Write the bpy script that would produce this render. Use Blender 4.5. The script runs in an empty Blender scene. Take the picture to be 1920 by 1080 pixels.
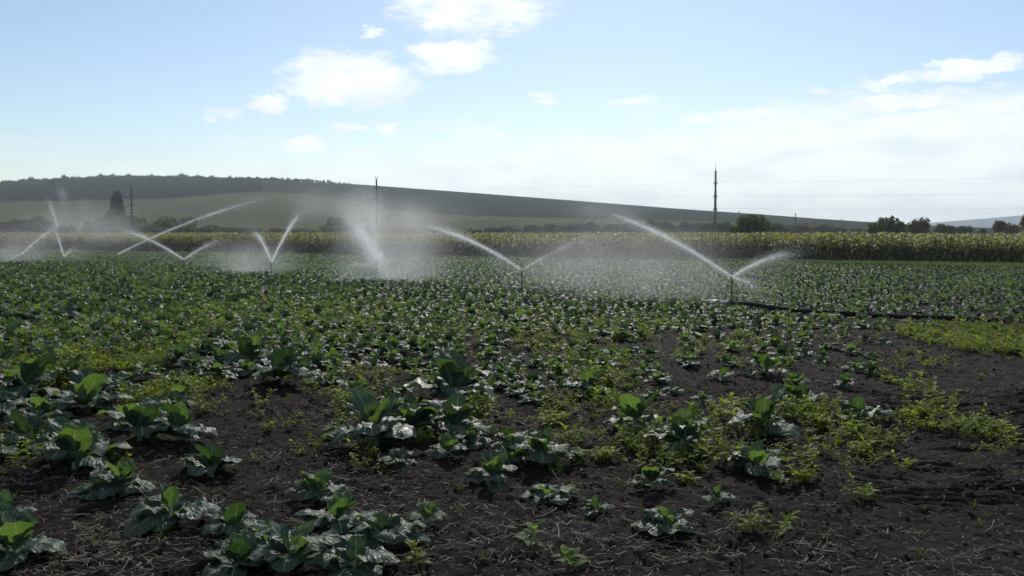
import bpy, math, random
import numpy as np
from mathutils import Vector, Matrix, Euler

R = math.radians
random.seed(7)
rng = np.random.default_rng(7)
sc = bpy.context.scene
COL = sc.collection

# ------------------------------------------------------------------ camera
F = 1844.0                    # focal length in photograph pixels (1920 wide)
CH = 2.2                      # camera height
PITCH = math.atan(105 / F)    # horizon at y = 435 of 1080
cam_d = bpy.data.cameras.new('camera')
cam_d.sensor_width = 36
cam_d.lens = 36 * F / 1920
cam_d.clip_start = 0.1
cam_d.clip_end = 30000
cam = bpy.data.objects.new('camera', cam_d)
COL.objects.link(cam)
cam.location = (0, 0, CH)
cam.rotation_euler = (math.pi / 2 - PITCH, 0, 0)
sc.camera = cam

# ------------------------------------------------------------------ light and exposure
SUN_EL, SUN_AZ = 33.0, 5.0     # degrees; azimuth to the right of straight ahead (+Y)
SUN_STR = 3.4
SKY_STR = 0.106
sc.view_settings.view_transform = 'Standard'
sc.view_settings.look = 'None'
sc.view_settings.exposure = 0.0
sc.view_settings.gamma = 1.0
sc.view_settings.use_curve_mapping = False
sc.cycles.max_bounces = 6
sc.cycles.diffuse_bounces = 3
sc.cycles.glossy_bounces = 2
sc.cycles.transmission_bounces = 3
sc.cycles.volume_bounces = 1
sun_d = bpy.data.lights.new('sun', 'SUN')
sun_d.energy = SUN_STR
sun_d.angle = R(0.5)
sun_d.color = (1.0, 0.95, 0.87)
sun = bpy.data.objects.new('sun', sun_d)
COL.objects.link(sun)
sdir = Vector((math.sin(R(SUN_AZ)) * math.cos(R(SUN_EL)), math.cos(R(SUN_AZ)) * math.cos(R(SUN_EL)), math.sin(R(SUN_EL))))
sun.rotation_euler = sdir.to_track_quat('Z', 'Y').to_euler()
sun.location = (0, 0, 50)

world = bpy.data.worlds.new('World')
sc.world = world
world.use_nodes = True
wn, wl = world.node_tree.nodes, world.node_tree.links
wn.clear()


class NB:
    """tiny node helper"""
    def __init__(s, tree):
        s.t = tree

    def n(s, kind, **kw):
        nd = s.t.nodes.new(kind)
        for k, v in kw.items():
            if k in ('op',):
                nd.operation = v
            elif hasattr(nd, k):
                setattr(nd, k, v)
        return nd

    def put(s, sock, v):
        if hasattr(v, 'is_output') or isinstance(v, bpy.types.NodeSocket):
            s.t.links.new(v, sock)
        else:
            sock.default_value = v

    def m(s, op, a, b=0.0, c=None, clamp=False):
        nd = s.t.nodes.new('ShaderNodeMath')
        nd.operation = op
        nd.use_clamp = clamp
        s.put(nd.inputs[0], a)
        s.put(nd.inputs[1], b)
        if c is not None:
            s.put(nd.inputs[2], c)
        return nd.outputs[0]

    def vm(s, op, a, b=None):
        nd = s.t.nodes.new('ShaderNodeVectorMath')
        nd.operation = op
        s.put(nd.inputs[0], a)
        if b is not None:
            s.put(nd.inputs[1], b)
        return nd.outputs['Value'] if op in ('LENGTH', 'DOT_PRODUCT', 'DISTANCE') else nd.outputs[0]

    def sm(s, x, lo, hi, a=0.0, b=1.0):
        nd = s.t.nodes.new('ShaderNodeMapRange')
        nd.interpolation_type = 'SMOOTHSTEP'
        s.put(nd.inputs[0], x)
        nd.inputs[1].default_value = lo
        nd.inputs[2].default_value = hi
        nd.inputs[3].default_value = a
        nd.inputs[4].default_value = b
        return nd.outputs[0]

    def noise(s, vec, scale, detail=4.0, rough=0.55, dim='3D'):
        nd = s.t.nodes.new('ShaderNodeTexNoise')
        nd.noise_dimensions = dim
        if vec is not None:
            s.put(nd.inputs['Vector'], vec)
        nd.inputs['Scale'].default_value = scale
        nd.inputs['Detail'].default_value = detail
        nd.inputs['Roughness'].default_value = rough
        return nd.outputs[0]

    def mix(s, f, a, b):
        nd = s.t.nodes.new('ShaderNodeMix')
        nd.data_type = 'RGBA'
        s.put(nd.inputs[0], f)
        s.put(nd.inputs[6], a if not isinstance(a, tuple) else (*a[:3], 1))
        s.put(nd.inputs[7], b if not isinstance(b, tuple) else (*b[:3], 1))
        return nd.outputs[2]

    def xyz(s, x, y, z):
        nd = s.t.nodes.new('ShaderNodeCombineXYZ')
        s.put(nd.inputs[0], x)
        s.put(nd.inputs[1], y)
        s.put(nd.inputs[2], z)
        return nd.outputs[0]

    def sep(s, v):
        nd = s.t.nodes.new('ShaderNodeSeparateXYZ')
        s.put(nd.inputs[0], v)
        return nd.outputs


def px_dir(x, y):
    """pixel of the photograph -> azimuth, elevation in radians"""
    u, v = (x - 960) / F, (540 - y) / F
    d = Vector((u, math.cos(PITCH) + v * math.sin(PITCH), -math.sin(PITCH) + v * math.cos(PITCH)))
    return math.atan2(d.x, d.y), math.atan2(d.z, math.hypot(d.x, d.y))


def build_sky():
    b = NB(world.node_tree)
    sky = b.n('ShaderNodeTexSky')
    sky.sky_type = 'NISHITA'
    sky.sun_disc = False
    sky.sun_elevation = R(SUN_EL)
    sky.sun_rotation = R(SUN_AZ)
    sky.altitude = 100
    sky.air_density = 1.0
    sky.dust_density = 0.3
    sky.ozone_density = 2.8
    tc = b.n('ShaderNodeTexCoord')
    d = b.vm('NORMALIZE', tc.outputs['Generated'])
    x, y, z = b.sep(d)
    az = b.m('ARCTAN2', x, y)
    el = b.m('ARCSINE', z)
    p = b.xyz(b.m('MULTIPLY', az, 1.0), b.m('MULTIPLY', el, 2.2), 0.0)
    n1 = b.noise(p, 22, 7, 0.62)
    n2 = b.noise(p, 60, 5, 0.6)
    fb = b.m('ADD', b.m('MULTIPLY', b.m('SUBTRACT', n1, 0.5), 2.6), b.m('MULTIPLY', b.m('SUBTRACT', n2, 0.5), 0.9))
    # cumulus that stand in the sky: direction, half size in px, strength
    blobs = [(655, 148, 130, 52, 1.0), (620, 125, 70, 30, .7), (855, 103, 88, 36, 1.0), (885, 8, 150, 52, 1.0), (505, 196, 42, 18, .85), (425, 214, 44, 16, .6),
             (692, 62, 26, 12, .75), (725, 243, 28, 16, .75), (575, 272, 44, 15, .8), (1022, 184, 34, 13, .7), (1535, 172, 18, 10, .6), (650, 240, 44, 12, .5), (1190, 190, 60, 16, .4)]
    wa = b.m('MULTIPLY', b.m('SUBTRACT', b.noise(p, 38, 5, 0.65), 0.5), 0.045)
    we = b.m('MULTIPLY', b.m('SUBTRACT', b.noise(b.xyz(az, b.m('MULTIPLY', el, 2.2), 4.0), 42, 5, 0.65), 0.5), 0.030)
    az0, el0 = az, el
    az, el = b.m('ADD', az, wa), b.m('ADD', el, we)
    field = None
    for (bx, by, rx, ry, st) in blobs:
        a0, e0 = px_dir(bx, by)
        da = b.m('DIVIDE', b.m('SUBTRACT', az, a0), rx / F)
        de = b.m('DIVIDE', b.m('SUBTRACT', el, e0), ry / F)
        q = b.m('SUBTRACT', st, b.m('ADD', b.m('MULTIPLY', da, da), b.m('MULTIPLY', de, de)))
        q = b.m('MAXIMUM', q, -1.2)
        field = q if field is None else b.m('MAXIMUM', field, q)
    # long slanting streaks at the right
    for (x0, y0, x1, y1, w, st) in [(1610, 162, 1960, 104, 18, .8), (1480, 215, 1900, 165, 20, .7), (1850, 232, 2100, 205, 22, .5), (1250, 232, 1500, 205, 18, .4)]:
        (a0, e0), (a1, e1) = px_dir(x0, y0), px_dir(x1, y1)
        sl = (e1 - e0) / (a1 - a0)
        t = b.m('DIVIDE', b.m('SUBTRACT', az, (a0 + a1) / 2), abs(a1 - a0) / 2)
        de = b.m('DIVIDE', b.m('SUBTRACT', b.m('SUBTRACT', el, e0), b.m('MULTIPLY', b.m('SUBTRACT', az, a0), sl)), w / F)
        q = b.m('SUBTRACT', st, b.m('ADD', b.m('POWER', b.m('ABSOLUTE', t), 4.0), b.m('MULTIPLY', de, de)))
        q = b.m('MAXIMUM', q, -1.2)
        field = b.m('MAXIMUM', field, q)
    az, el = az0, el0
    # the same kind of scattered cumulus all round the rest of the sky
    big = b.noise(b.xyz(b.m('MULTIPLY', az, 1.0), b.m('MULTIPLY', el, 2.0), 3.7), 3.2, 2, 0.5)
    gate = b.m('MAXIMUM', b.sm(b.m('ABSOLUTE', az), 0.50, 0.62), b.sm(el, 0.245, 0.30))
    gen = b.m('SUBTRACT', b.m('MULTIPLY', b.m('SUBTRACT', big, 0.52), 7.0), 0.1)
    gen = b.m('SUBTRACT', b.m('MULTIPLY', b.m('ADD', gen, 1.2), gate), 1.2)
    field = b.m('MAXIMUM', field, gen)
    cum = b.sm(b.m('ADD', field, fb), -0.42, 0.85)
    # stratus bank low over the horizon, reaching higher to the right
    edge = b.m('ADD', 0.078, b.m('MULTIPLY', b.m('MULTIPLY', b.sm(az, -0.30, 0.45), 1.0), 0.055))
    bank_n = b.noise(b.xyz(b.m('MULTIPLY', az, 1.0), b.m('MULTIPLY', el, 4.5), 9.0), 9, 6, 0.6)
    bank = b.sm(b.m('ADD', b.m('SUBTRACT', edge, el), b.m('MULTIPLY', b.m('SUBTRACT', bank_n, 0.5), 0.13)), -0.012, 0.035)
    bank = b.m('MULTIPLY', bank, b.sm(az, -0.30, -0.08, 0.25, 0.85))
    mask = b.m('MAXIMUM', b.m('MULTIPLY', cum, 0.92), bank, clamp=True)
    skyc = b.vm('SCALE', sky.outputs[0])
    nd = skyc.node
    nd.inputs['Scale'].default_value = SKY_STR
    grey = b.sm(b.noise(b.xyz(az, b.m('MULTIPLY', el, 3.0), 1.0), 14, 3, 0.5), 0.42, 0.72, 0.0, 0.8)
    ccol = b.mix(grey, (1.10, 1.13, 1.15), (0.86, 0.94, 0.99))
    out = b.mix(mask, skyc, ccol)
    bg = b.n('ShaderNodeBackground')
    b.put(bg.inputs[0], out)
    bg.inputs[1].default_value = 1.0
    o = b.n('ShaderNodeOutputWorld')
    wl.new(bg.outputs[0], o.inputs[0])


build_sky()

# ------------------------------------------------------------------ helpers


def at(x, y, Y):
    """point seen at pixel (x, y) at depth Y"""
    u, v = (x - 960) / F, (540 - y) / F
    dy = math.cos(PITCH) + v * math.sin(PITCH)
    dz = -math.sin(PITCH) + v * math.cos(PITCH)
    t = Y / dy
    return Vector((u * t, Y, CH + dz * t))


def G(x, y):
    """ground point under pixel"""
    u, v = (x - 960) / F, (540 - y) / F
    dy = math.cos(PITCH) + v * math.sin(PITCH)
    dz = -math.sin(PITCH) + v * math.cos(PITCH)
    t = -CH / dz
    return Vector((u * t, dy * t, 0))


def proj(X, Y, Z):
    """world -> photograph pixel, arrays allowed"""
    zc = Z - CH
    fw = Y * math.cos(PITCH) - zc * math.sin(PITCH)
    up = Y * math.sin(PITCH) + zc * math.cos(PITCH)
    return 960 + F * X / fw, 540 - F * up / fw


_tab = np.random.default_rng(11).random((256, 256))


def vnoise(x, y):
    xi = np.floor(x).astype(int)
    yi = np.floor(y).astype(int)
    fx, fy = x - xi, y - yi
    fx = fx * fx * (3 - 2 * fx)
    fy = fy * fy * (3 - 2 * fy)
    a = _tab[xi % 256, yi % 256]
    b = _tab[(xi + 1) % 256, yi % 256]
    c = _tab[xi % 256, (yi + 1) % 256]
    d = _tab[(xi + 1) % 256, (yi + 1) % 256]
    return (a * (1 - fx) + b * fx) * (1 - fy) + (c * (1 - fx) + d * fx) * fy


def fbm(x, y, o=4):
    s, a, t = 0, 1.0, 0
    for k in range(o):
        s = s + a * vnoise(x * 2 ** k + 17.3 * k, y * 2 ** k + 5.1 * k)
        t += a
        a *= .5
    return s / t - .5


def sstep(x, a, b):
    t = np.clip((x - a) / (b - a), 0, 1)
    return t * t * (3 - 2 * t)


def track_mask(X, Y):
    """the trodden tractor track at the right, 1 inside"""
    c = 4.3 + 0.30 * (Y - 9.0)
    return sstep(X, c - 1.5, c - .6) * sstep(-Y, -16, -12)


def height(X, Y):
    X = np.asarray(X, float)
    Y = np.asarray(Y, float)
    h = 0.10 * fbm(X * .8, Y * .8, 3) + 0.09 * fbm(X * 4 + 31, Y * 4, 4)
    n = fbm(X * 9 + 3, Y * 9 + 50, 3)
    h = h + 0.07 * np.maximum(n, -.05) + 0.05 * fbm(X * 17 + 8, Y * 17, 2)
    tm = track_mask(X, Y)
    lug = np.sin((Y + .12 * X + .10 * fbm(X * 2, Y * 2, 2)) * 2 * math.pi / .16)
    patch = sstep(vnoise(X * 3.2 + 5, Y * 4.2), .35, .6) * sstep(Y, 7.0, 8.2)
    ht = 0.026 * np.clip(lug * 1.6, -1, 1) * patch + 0.06 * fbm(X * 6, Y * 6, 4) + .03 * fbm(X * 17, Y * 22, 2) - .03
    h = h * (1 - tm) + ht * tm
    return h * (1 - sstep(np.hypot(X, Y), 35, 70))


def mesh(name, verts, faces, mats=(), smooth=False, uv=None, mat_idx=None):
    me = bpy.data.meshes.new(name)
    verts = np.asarray(verts, np.float32)
    if isinstance(faces, np.ndarray):
        nf, k = faces.shape
        me.vertices.add(len(verts))
        me.vertices.foreach_set('co', verts.ravel())
        me.loops.add(nf * k)
        me.loops.foreach_set('vertex_index', faces.astype(np.int32).ravel())
        me.polygons.add(nf)
        me.polygons.foreach_set('loop_start', np.arange(0, nf * k, k, dtype=np.int32))
        me.update(calc_edges=True)
    else:
        me.from_pydata([tuple(v) for v in verts.tolist()], [], faces)
    for m in mats:
        me.materials.append(m)
    if mat_idx is not None:
        me.polygons.foreach_set('material_index', np.asarray(mat_idx, np.int32))
    if smooth:
        me.polygons.foreach_set('use_smooth', np.ones(len(me.polygons), bool))
    if uv is not None:
        lay = me.uv_layers.new(name='uv')
        li = np.empty(len(me.loops), np.int32)
        me.loops.foreach_get('vertex_index', li)
        lay.data.foreach_set('uv', np.asarray(uv, np.float32)[li].ravel())
    me.update()
    return me


def add(name, data, parent=None, loc=None, rot=None, scale=None, mat=None):
    o = bpy.data.objects.new(name, data)
    COL.objects.link(o)
    if parent:
        o.parent = parent
    if loc is not None:
        o.location = loc
    if rot is not None:
        o.rotation_euler = rot
    if scale is not None:
        o.scale = (scale,) * 3 if isinstance(scale, (int, float)) else scale
    return o


def tag(o, label=None, cat=None, group=None, kind=None):
    if label:
        o['label'] = label
    if cat:
        o['category'] = cat
    if group:
        o['group'] = group
    if kind:
        o['kind'] = kind
    return o


class Geo:
    """collects pieces of one mesh: vertices, faces, uv, material index"""
    def __init__(s):
        s.v, s.f, s.uv, s.mi = [], [], [], []

    def add(s, v, f, uv=None, mi=0):
        o = len(s.v)
        s.v.extend([tuple(p) for p in v])
        s.f.extend([tuple(i + o for i in q) for q in f])
        s.uv.extend(uv if uv is not None else [(0, 0)] * len(v))
        s.mi.extend([mi] * len(f))

    def tube(s, pts, radii, n=6, mi=0, cap=True):
        pts = [Vector(p) for p in pts]
        vs, fs = [], []
        for i, p in enumerate(pts):
            a = pts[max(i - 1, 0)]
            c = pts[min(i + 1, len(pts) - 1)]
            t = (c - a).normalized()
            ref = Vector((0, 0, 1)) if abs(t.z) < .9 else Vector((1, 0, 0))
            e1 = t.cross(ref).normalized()
            e2 = t.cross(e1)
            r = radii[i] if isinstance(radii, (list, tuple)) else radii
            for k in range(n):
                w = 2 * math.pi * k / n
                vs.append(p + e1 * math.cos(w) * r + e2 * math.sin(w) * r)
        for i in range(len(pts) - 1):
            for k in range(n):
                fs.append((i * n + k, i * n + (k + 1) % n, (i + 1) * n + (k + 1) % n, (i + 1) * n + k))
        if cap:
            fs.append(tuple(range(n - 1, -1, -1)))
            fs.append(tuple((len(pts) - 1) * n + k for k in range(n)))
        s.add(vs, fs, mi=mi)

    def box(s, c, sz, mi=0):
        x, y, z = [q / 2 for q in sz]
        vs = [(c[0] + a * x, c[1] + b_ * y, c[2] + d * z) for a in (-1, 1) for b_ in (-1, 1) for d in (-1, 1)]
        s.add(vs, [(0, 1, 3, 2), (4, 6, 7, 5), (0, 4, 5, 1), (2, 3, 7, 6), (0, 2, 6, 4), (1, 5, 7, 3)], mi=mi)

    def mesh(s, name, mats, smooth=True):
        return mesh(name, s.v, s.f, mats, smooth, s.uv, s.mi)


# ------------------------------------------------------------------ materials
def new_mat(name):
    m = bpy.data.materials.new(name)
    m.use_nodes = True
    m.node_tree.nodes.clear()
    b = NB(m.node_tree)
    out = b.n('ShaderNodeOutputMaterial')
    return m, b, out


def principled(b, col, rough=.6, spec=.5, bump=None, metal=0.0):
    p = b.n('ShaderNodeBsdfPrincipled')
    b.put(p.inputs['Base Color'], col if not isinstance(col, tuple) else (*col[:3], 1))
    b.put(p.inputs['Roughness'], rough)
    p.inputs['Specular IOR Level'].default_value = spec
    p.inputs['Metallic'].default_value = metal
    if bump is not None:
        h, st, dist = bump
        bp = b.n('ShaderNodeBump')
        bp.inputs['Strength'].default_value = st
        bp.inputs['Distance'].default_value = dist
        b.put(bp.inputs['Height'], h)
        b.t.links.new(bp.outputs[0], p.inputs['Normal'])
    return p


def simple(name, col, rough=.6, spec=.4, var=.25, scale=6.0, metal=0.0):
    m, b, out = new_mat(name)
    geo = b.n('ShaderNodeTexCoord').outputs['Object']
    f = b.noise(geo, scale, 5, .6)
    dark = tuple(c * (1 - var) for c in col)
    light = tuple(min(1, c * (1 + var)) for c in col)
    c = b.mix(b.sm(f, .3, .7), dark, light)
    p = principled(b, c, rough, spec, (f, .3, .01), metal)
    b.t.links.new(p.outputs[0], out.inputs[0])
    return m


def leafy(name, col, col2, trans, tw=.4, rough=.5, spec=.4, inst=.35):
    """thin leaf: reflecting top, light shining through"""
    m, b, out = new_mat(name)
    oi = b.n('ShaderNodeObjectInfo').outputs['Random']
    pos = b.n('ShaderNodeNewGeometry').outputs['Position']
    f = b.m('ADD', b.m('MULTIPLY', b.noise(pos, 5, 3), 1 - inst), b.m('MULTIPLY', oi, inst))
    c = b.mix(b.sm(f, .25, .75), col, col2)
    p = principled(b, c, rough, spec)
    t = b.n('ShaderNodeBsdfTranslucent')
    tcol = b.mix(b.sm(f, .25, .75), trans, tuple(q * .7 for q in trans))
    b.put(t.inputs[0], tcol)
    mx = b.n('ShaderNodeMixShader')
    mx.inputs[0].default_value = tw
    b.t.links.new(p.outputs[0], mx.inputs[1])
    b.t.links.new(t.outputs[0], mx.inputs[2])
    b.t.links.new(mx.outputs[0], out.inputs[0])
    return m


def cabbage_mat(name):
    m, b, out = new_mat(name)
    uv = b.n('ShaderNodeUVMap')
    uv.uv_map = 'uv'
    u, v, _ = b.sep(uv.outputs[0])
    av = b.m('ABSOLUTE', b.m('SUBTRACT', b.m('MULTIPLY', v, 2.0), 1.0))
    rib = b.sm(av, 0.10, 0.03)
    ph = b.m('SUBTRACT', b.m('MULTIPLY', u, 8.5), b.m('MULTIPLY', av, 2.6))
    w = b.m('ABSOLUTE', b.m('SUBTRACT', b.m('FRACT', ph), 0.5))
    sec = b.m('MULTIPLY', b.sm(w, 0.09, 0.02), b.sm(av, 1.0, 0.6))
    vein = b.m('MAXIMUM', rib, b.m('MULTIPLY', sec, .65))
    tc = b.n('ShaderNodeTexCoord').outputs['Object']
    oi = b.n('ShaderNodeObjectInfo').outputs['Random']
    nz = b.noise(tc, 18, 4, .6)
    f = b.m('ADD', b.m('MULTIPLY', nz, .6), b.m('MULTIPLY', oi, .4))
    c0 = b.mix(b.sm(f, .3, .7), (.020, .040, .029), (.044, .067, .053))
    c = b.mix(b.m('MULTIPLY', vein, .75), c0, (.17, .23, .14))
    cr = b.noise(tc, 20, 2, .5)
    hgt = b.m('ADD', b.m('MULTIPLY', cr, .9), b.m('MULTIPLY', w, .8))
    hgt = b.m('SUBTRACT', hgt, b.m('MULTIPLY', rib, .8))
    rough = b.sm(nz, .3, .7, .42, .62)
    p = principled(b, c, rough, .13, (hgt, .55, .014))
    t = b.n('ShaderNodeBsdfTranslucent')
    tcol = b.mix(b.sm(f, .3, .7), (.10, .22, .020), (.17, .29, .035))
    tcol = b.mix(b.m('MULTIPLY', vein, .5), tcol, (.30, .42, .13))
    b.put(t.inputs[0], tcol)
    mx = b.n('ShaderNodeMixShader')
    b.put(mx.inputs[0], b.sm(oi, .15, .85, .10, .36))
    b.t.links.new(p.outputs[0], mx.inputs[1])
    b.t.links.new(t.outputs[0], mx.inputs[2])
    b.t.links.new(mx.outputs[0], out.inputs[0])
    return m


def soil_mat():
    m, b, out = new_mat('soil')
    pos = b.n('ShaderNodeNewGeometry').outputs['Position']
    x, y, z = b.sep(pos)
    n1 = b.noise(pos, .7, 5, .65)
    n2 = b.noise(pos, 14, 6, .65)
    n3 = b.noise(pos, 55, 5, .7)
    c = b.mix(b.sm(n1, .35, .65), (.013, .0102, .0094), (.025, .0195, .0172))
    c = b.mix(b.sm(n2, .45, .75, 0, .8), c, (.040, .0315, .027))
    c = b.mix(b.sm(n3, .62, .74, 0, .7), c, (.11, .09, .068))
    far = b.sm(y, 105, 150)
    g = b.mix(b.sm(b.noise(pos, .03, 4), .35, .65), (.10, .095, .045), (.15, .125, .065))
    c = b.mix(far, c, g)
    h = b.m('ADD', b.m('MULTIPLY', n2, .8), b.m('MULTIPLY', n3, .5))
    p = principled(b, c, .85, .06, (h, 1.0, .13))
    b.t.links.new(p.outputs[0], out.inputs[0])
    return m


M = {}
M['soil'] = soil_mat()
M['clod'] = simple('clod', (.026, .0205, .018), .9, .08, .6, 30)
M['cabbage'] = cabbage_mat('cabbage_leaf')
M['stem'] = simple('cabbage_stem', (.16, .22, .12), .5, .4)
M['weed'] = leafy('weed_leaf', (.08, .115, .014), (.12, .15, .022), (.34, .43, .03), .48, .6, .12)
M['weed2'] = leafy('broad_weed_leaf', (.05, .10, .022), (.075, .13, .03), (.18, .36, .03), .42, .65, .10)
M['grass'] = leafy('grass_blade', (.045, .08, .018), (.085, .11, .03), (.14, .22, .03), .35, .6, .15)
M['straw'] = simple('straw', (.19, .155, .11), .6, .25, .6, 3)
M['dead'] = simple('dead_leaf', (.30, .12, .04), .6, .3)
M['corn'] = leafy('corn_leaf', (.075, .10, .022), (.15, .15, .045), (.46, .48, .08), .42, .5, .4, .55)
M['corn_dry'] = leafy('dry_corn_leaf', (.075, .080, .038), (.135, .125, .055), (.18, .18, .06), .25, .6, .3, .5)
M['tassel'] = simple('corn_tassel', (.26, .20, .11), .7, .2)
M['bark'] = simple('bark', (.07, .055, .042), .85, .2)
M['foliage'] = leafy('tree_foliage', (.042, .060, .024), (.075, .092, .036), (.10, .13, .03), .35, .6, .15, .5)
M['foliage_b'] = leafy('tawny_foliage', (.085, .075, .045), (.12, .105, .062), (.14, .12, .05), .35, .65, .1, .5)
M['poplar'] = leafy('poplar_foliage', (.022, .040, .018), (.038, .058, .024), (.04, .06, .015), .2, .6, .25, .5)
M['forest'] = leafy('forest_foliage', (.020, .036, .014), (.042, .058, .022), (.05, .07, .016), .25, .8, .05, .6)
M['concrete'] = simple('pole_concrete', (.20, .19, .18), .8, .3, .25, 3)
M['wood'] = simple('pole_wood', (.075, .062, .052), .85, .2, .3, 3)
M['steel'] = simple('steel', (.22, .22, .23), .45, .5, .2, 8, .6)
M['porcelain'] = simple('porcelain', (.75, .77, .78), .25, .6, .05)
M['wire'] = simple('wire', (.12, .12, .13), .5, .4, .1, 2, .5)
M['pipe'] = simple('black_pipe', (.012, .012, .013), .85, .06, .3, 4)
M['pipe_glare'] = simple('pipe_glare', (.62, .63, .64), .3, .6, .1, 4)  # sun glare on the black hose, put into a pale colour
M['brass'] = simple('brass', (.35, .25, .10), .35, .5, .2, 20, .8)
M['riser'] = simple('riser_metal', (.055, .048, .043), .55, .4, .3, 12)


def water_mat():
    m, b, out = new_mat('water_droplets')
    d = b.n('ShaderNodeBsdfDiffuse')
    d.inputs[0].default_value = (.9, .92, .93, 1)
    t = b.n('ShaderNodeBsdfTranslucent')
    t.inputs[0].default_value = (.97, .98, .98, 1)
    mx = b.n('ShaderNodeMixShader')
    mx.inputs[0].default_value = .62
    b.t.links.new(d.outputs[0], mx.inputs[1])
    b.t.links.new(t.outputs[0], mx.inputs[2])
    b.t.links.new(mx.outputs[0], out.inputs[0])
    return m


M['water'] = water_mat()


def hill_mat():
    m, b, out = new_mat('hillside')
    pos = b.n('ShaderNodeNewGeometry').outputs['Position']
    at_ = b.n('ShaderNodeAttribute')
    at_.attribute_name = 'upper'
    up = at_.outputs['Fac']
    n1 = b.noise(pos, .006, 5, .6)
    n2 = b.noise(pos, .05, 4, .6)
    meadow = b.mix(b.sm(n1, .35, .65), (.066, .070, .030), (.105, .096, .045))
    meadow = b.mix(b.sm(n2, .4, .7, 0, .5), meadow, (.044, .050, .022))
    x, y, z = b.sep(pos)
    # rows of the orchard run up the slope
    row = b.m('SINE', b.m('MULTIPLY', b.m('ADD', b.m('MULTIPLY', x, .92), b.m('MULTIPLY', y, -.38)), 2 * math.pi / 13.0))
    row = b.m('ADD', row, b.m('MULTIPLY', b.m('SUBTRACT', n2, .5), 2.2))
    orch = b.mix(b.sm(row, -.9, .9), (.014, .021, .011), (.034, .040, .021))
    orch = b.mix(b.sm(n1, .35, .65, 0, .5), orch, (.014, .021, .011))
    c = b.mix(b.sm(b.m('ADD', up, b.m('MULTIPLY', b.m('SUBTRACT', n2, .5), 4.0)), -1.2, 1.2), meadow, orch)
    p = principled(b, c, 1.0, .0, (b.m('ADD', n2, b.m('MULTIPLY', row, .1)), .6, 3.0))
    b.t.links.new(p.outputs[0], out.inputs[0])
    return m


M['hill'] = hill_mat()
M['far_hill'] = simple('far_hillside', (.03, .04, .022), 1.0, .0, .25, .002)

# ------------------------------------------------------------------ ground


def axis(dense0, dense1, step, lo, hi, grow=1.09):
    a = list(np.arange(dense0, dense1 + 1e-6, step))
    s, v = step, a[-1]
    while v < hi:
        s *= grow
        v += s
        a.append(v)
    s, v = step, a[0]
    left = []
    while v > lo:
        s *= grow
        v -= s
        left.append(v)
    return np.array(left[::-1] + a)


def build_ground():
    xs = axis(-6.0, 6.6, .032, -9000, 9000, 1.085)
    ys = axis(5.6, 13.5, .032, -60, 12000, 1.03)
    X, Y = np.meshgrid(xs, ys)
    Z = height(X, Y)
    nx, ny = len(xs), len(ys)
    v = np.stack([X, Y, Z], -1).reshape(-1, 3)
    i = np.arange(nx * ny).reshape(ny, nx)
    f = np.stack([i[:-1, :-1], i[:-1, 1:], i[1:, 1:], i[1:, :-1]], -1).reshape(-1, 4)
    o = add('ground', mesh('ground', v, f, [M['soil']], True))
    tag(o, 'dark damp soil of the vegetable field and plain beyond', 'ground', kind='structure')


build_ground()

RIDGE = np.array([(-1500, 375), (-700, 362), (-200, 352), (0, 354), (120, 353), (200, 347), (260, 343), (380, 341), (440, 343), (500, 345), (530, 342), (600, 342), (707, 347),
                  (900, 363), (1100, 380), (1300, 397), (1380, 405), (1450, 413), (1550, 421), (1640, 427), (1800, 432), (2200, 434)], float)
BOUND = np.array([(-1500, 388), (-400, 382), (0, 378), (150, 376), (330, 372), (420, 363), (480, 360), (560, 362), (640, 373), (700, 389), (800, 400), (900, 405), (1100, 410), (1380, 417), (1700, 445), (2200, 460)], float)
HY0, HY1 = 460.0, 1500.0


def hill_z(X, Y):
    X = np.asarray(X, float)
    Y = np.asarray(Y, float)
    pxx = 960 + F * X / HY1
    r = (435 - np.interp(pxx, RIDGE[:, 0], RIDGE[:, 1])) * HY1 / F + 1.5
    t = np.clip((Y - HY0) / (HY1 - HY0), 0, 1)
    s = t * t * (3 - 2 * t) * .965
    s = s - .25 * sstep(Y, HY1, 2600)
    z = r * s + 3.0 * fbm(X * .004 + 9, Y * .004 + 4, 3) * sstep(t, .05, .4) - 1.5 * (1 - sstep(t, 0, .12))
    return z


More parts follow.
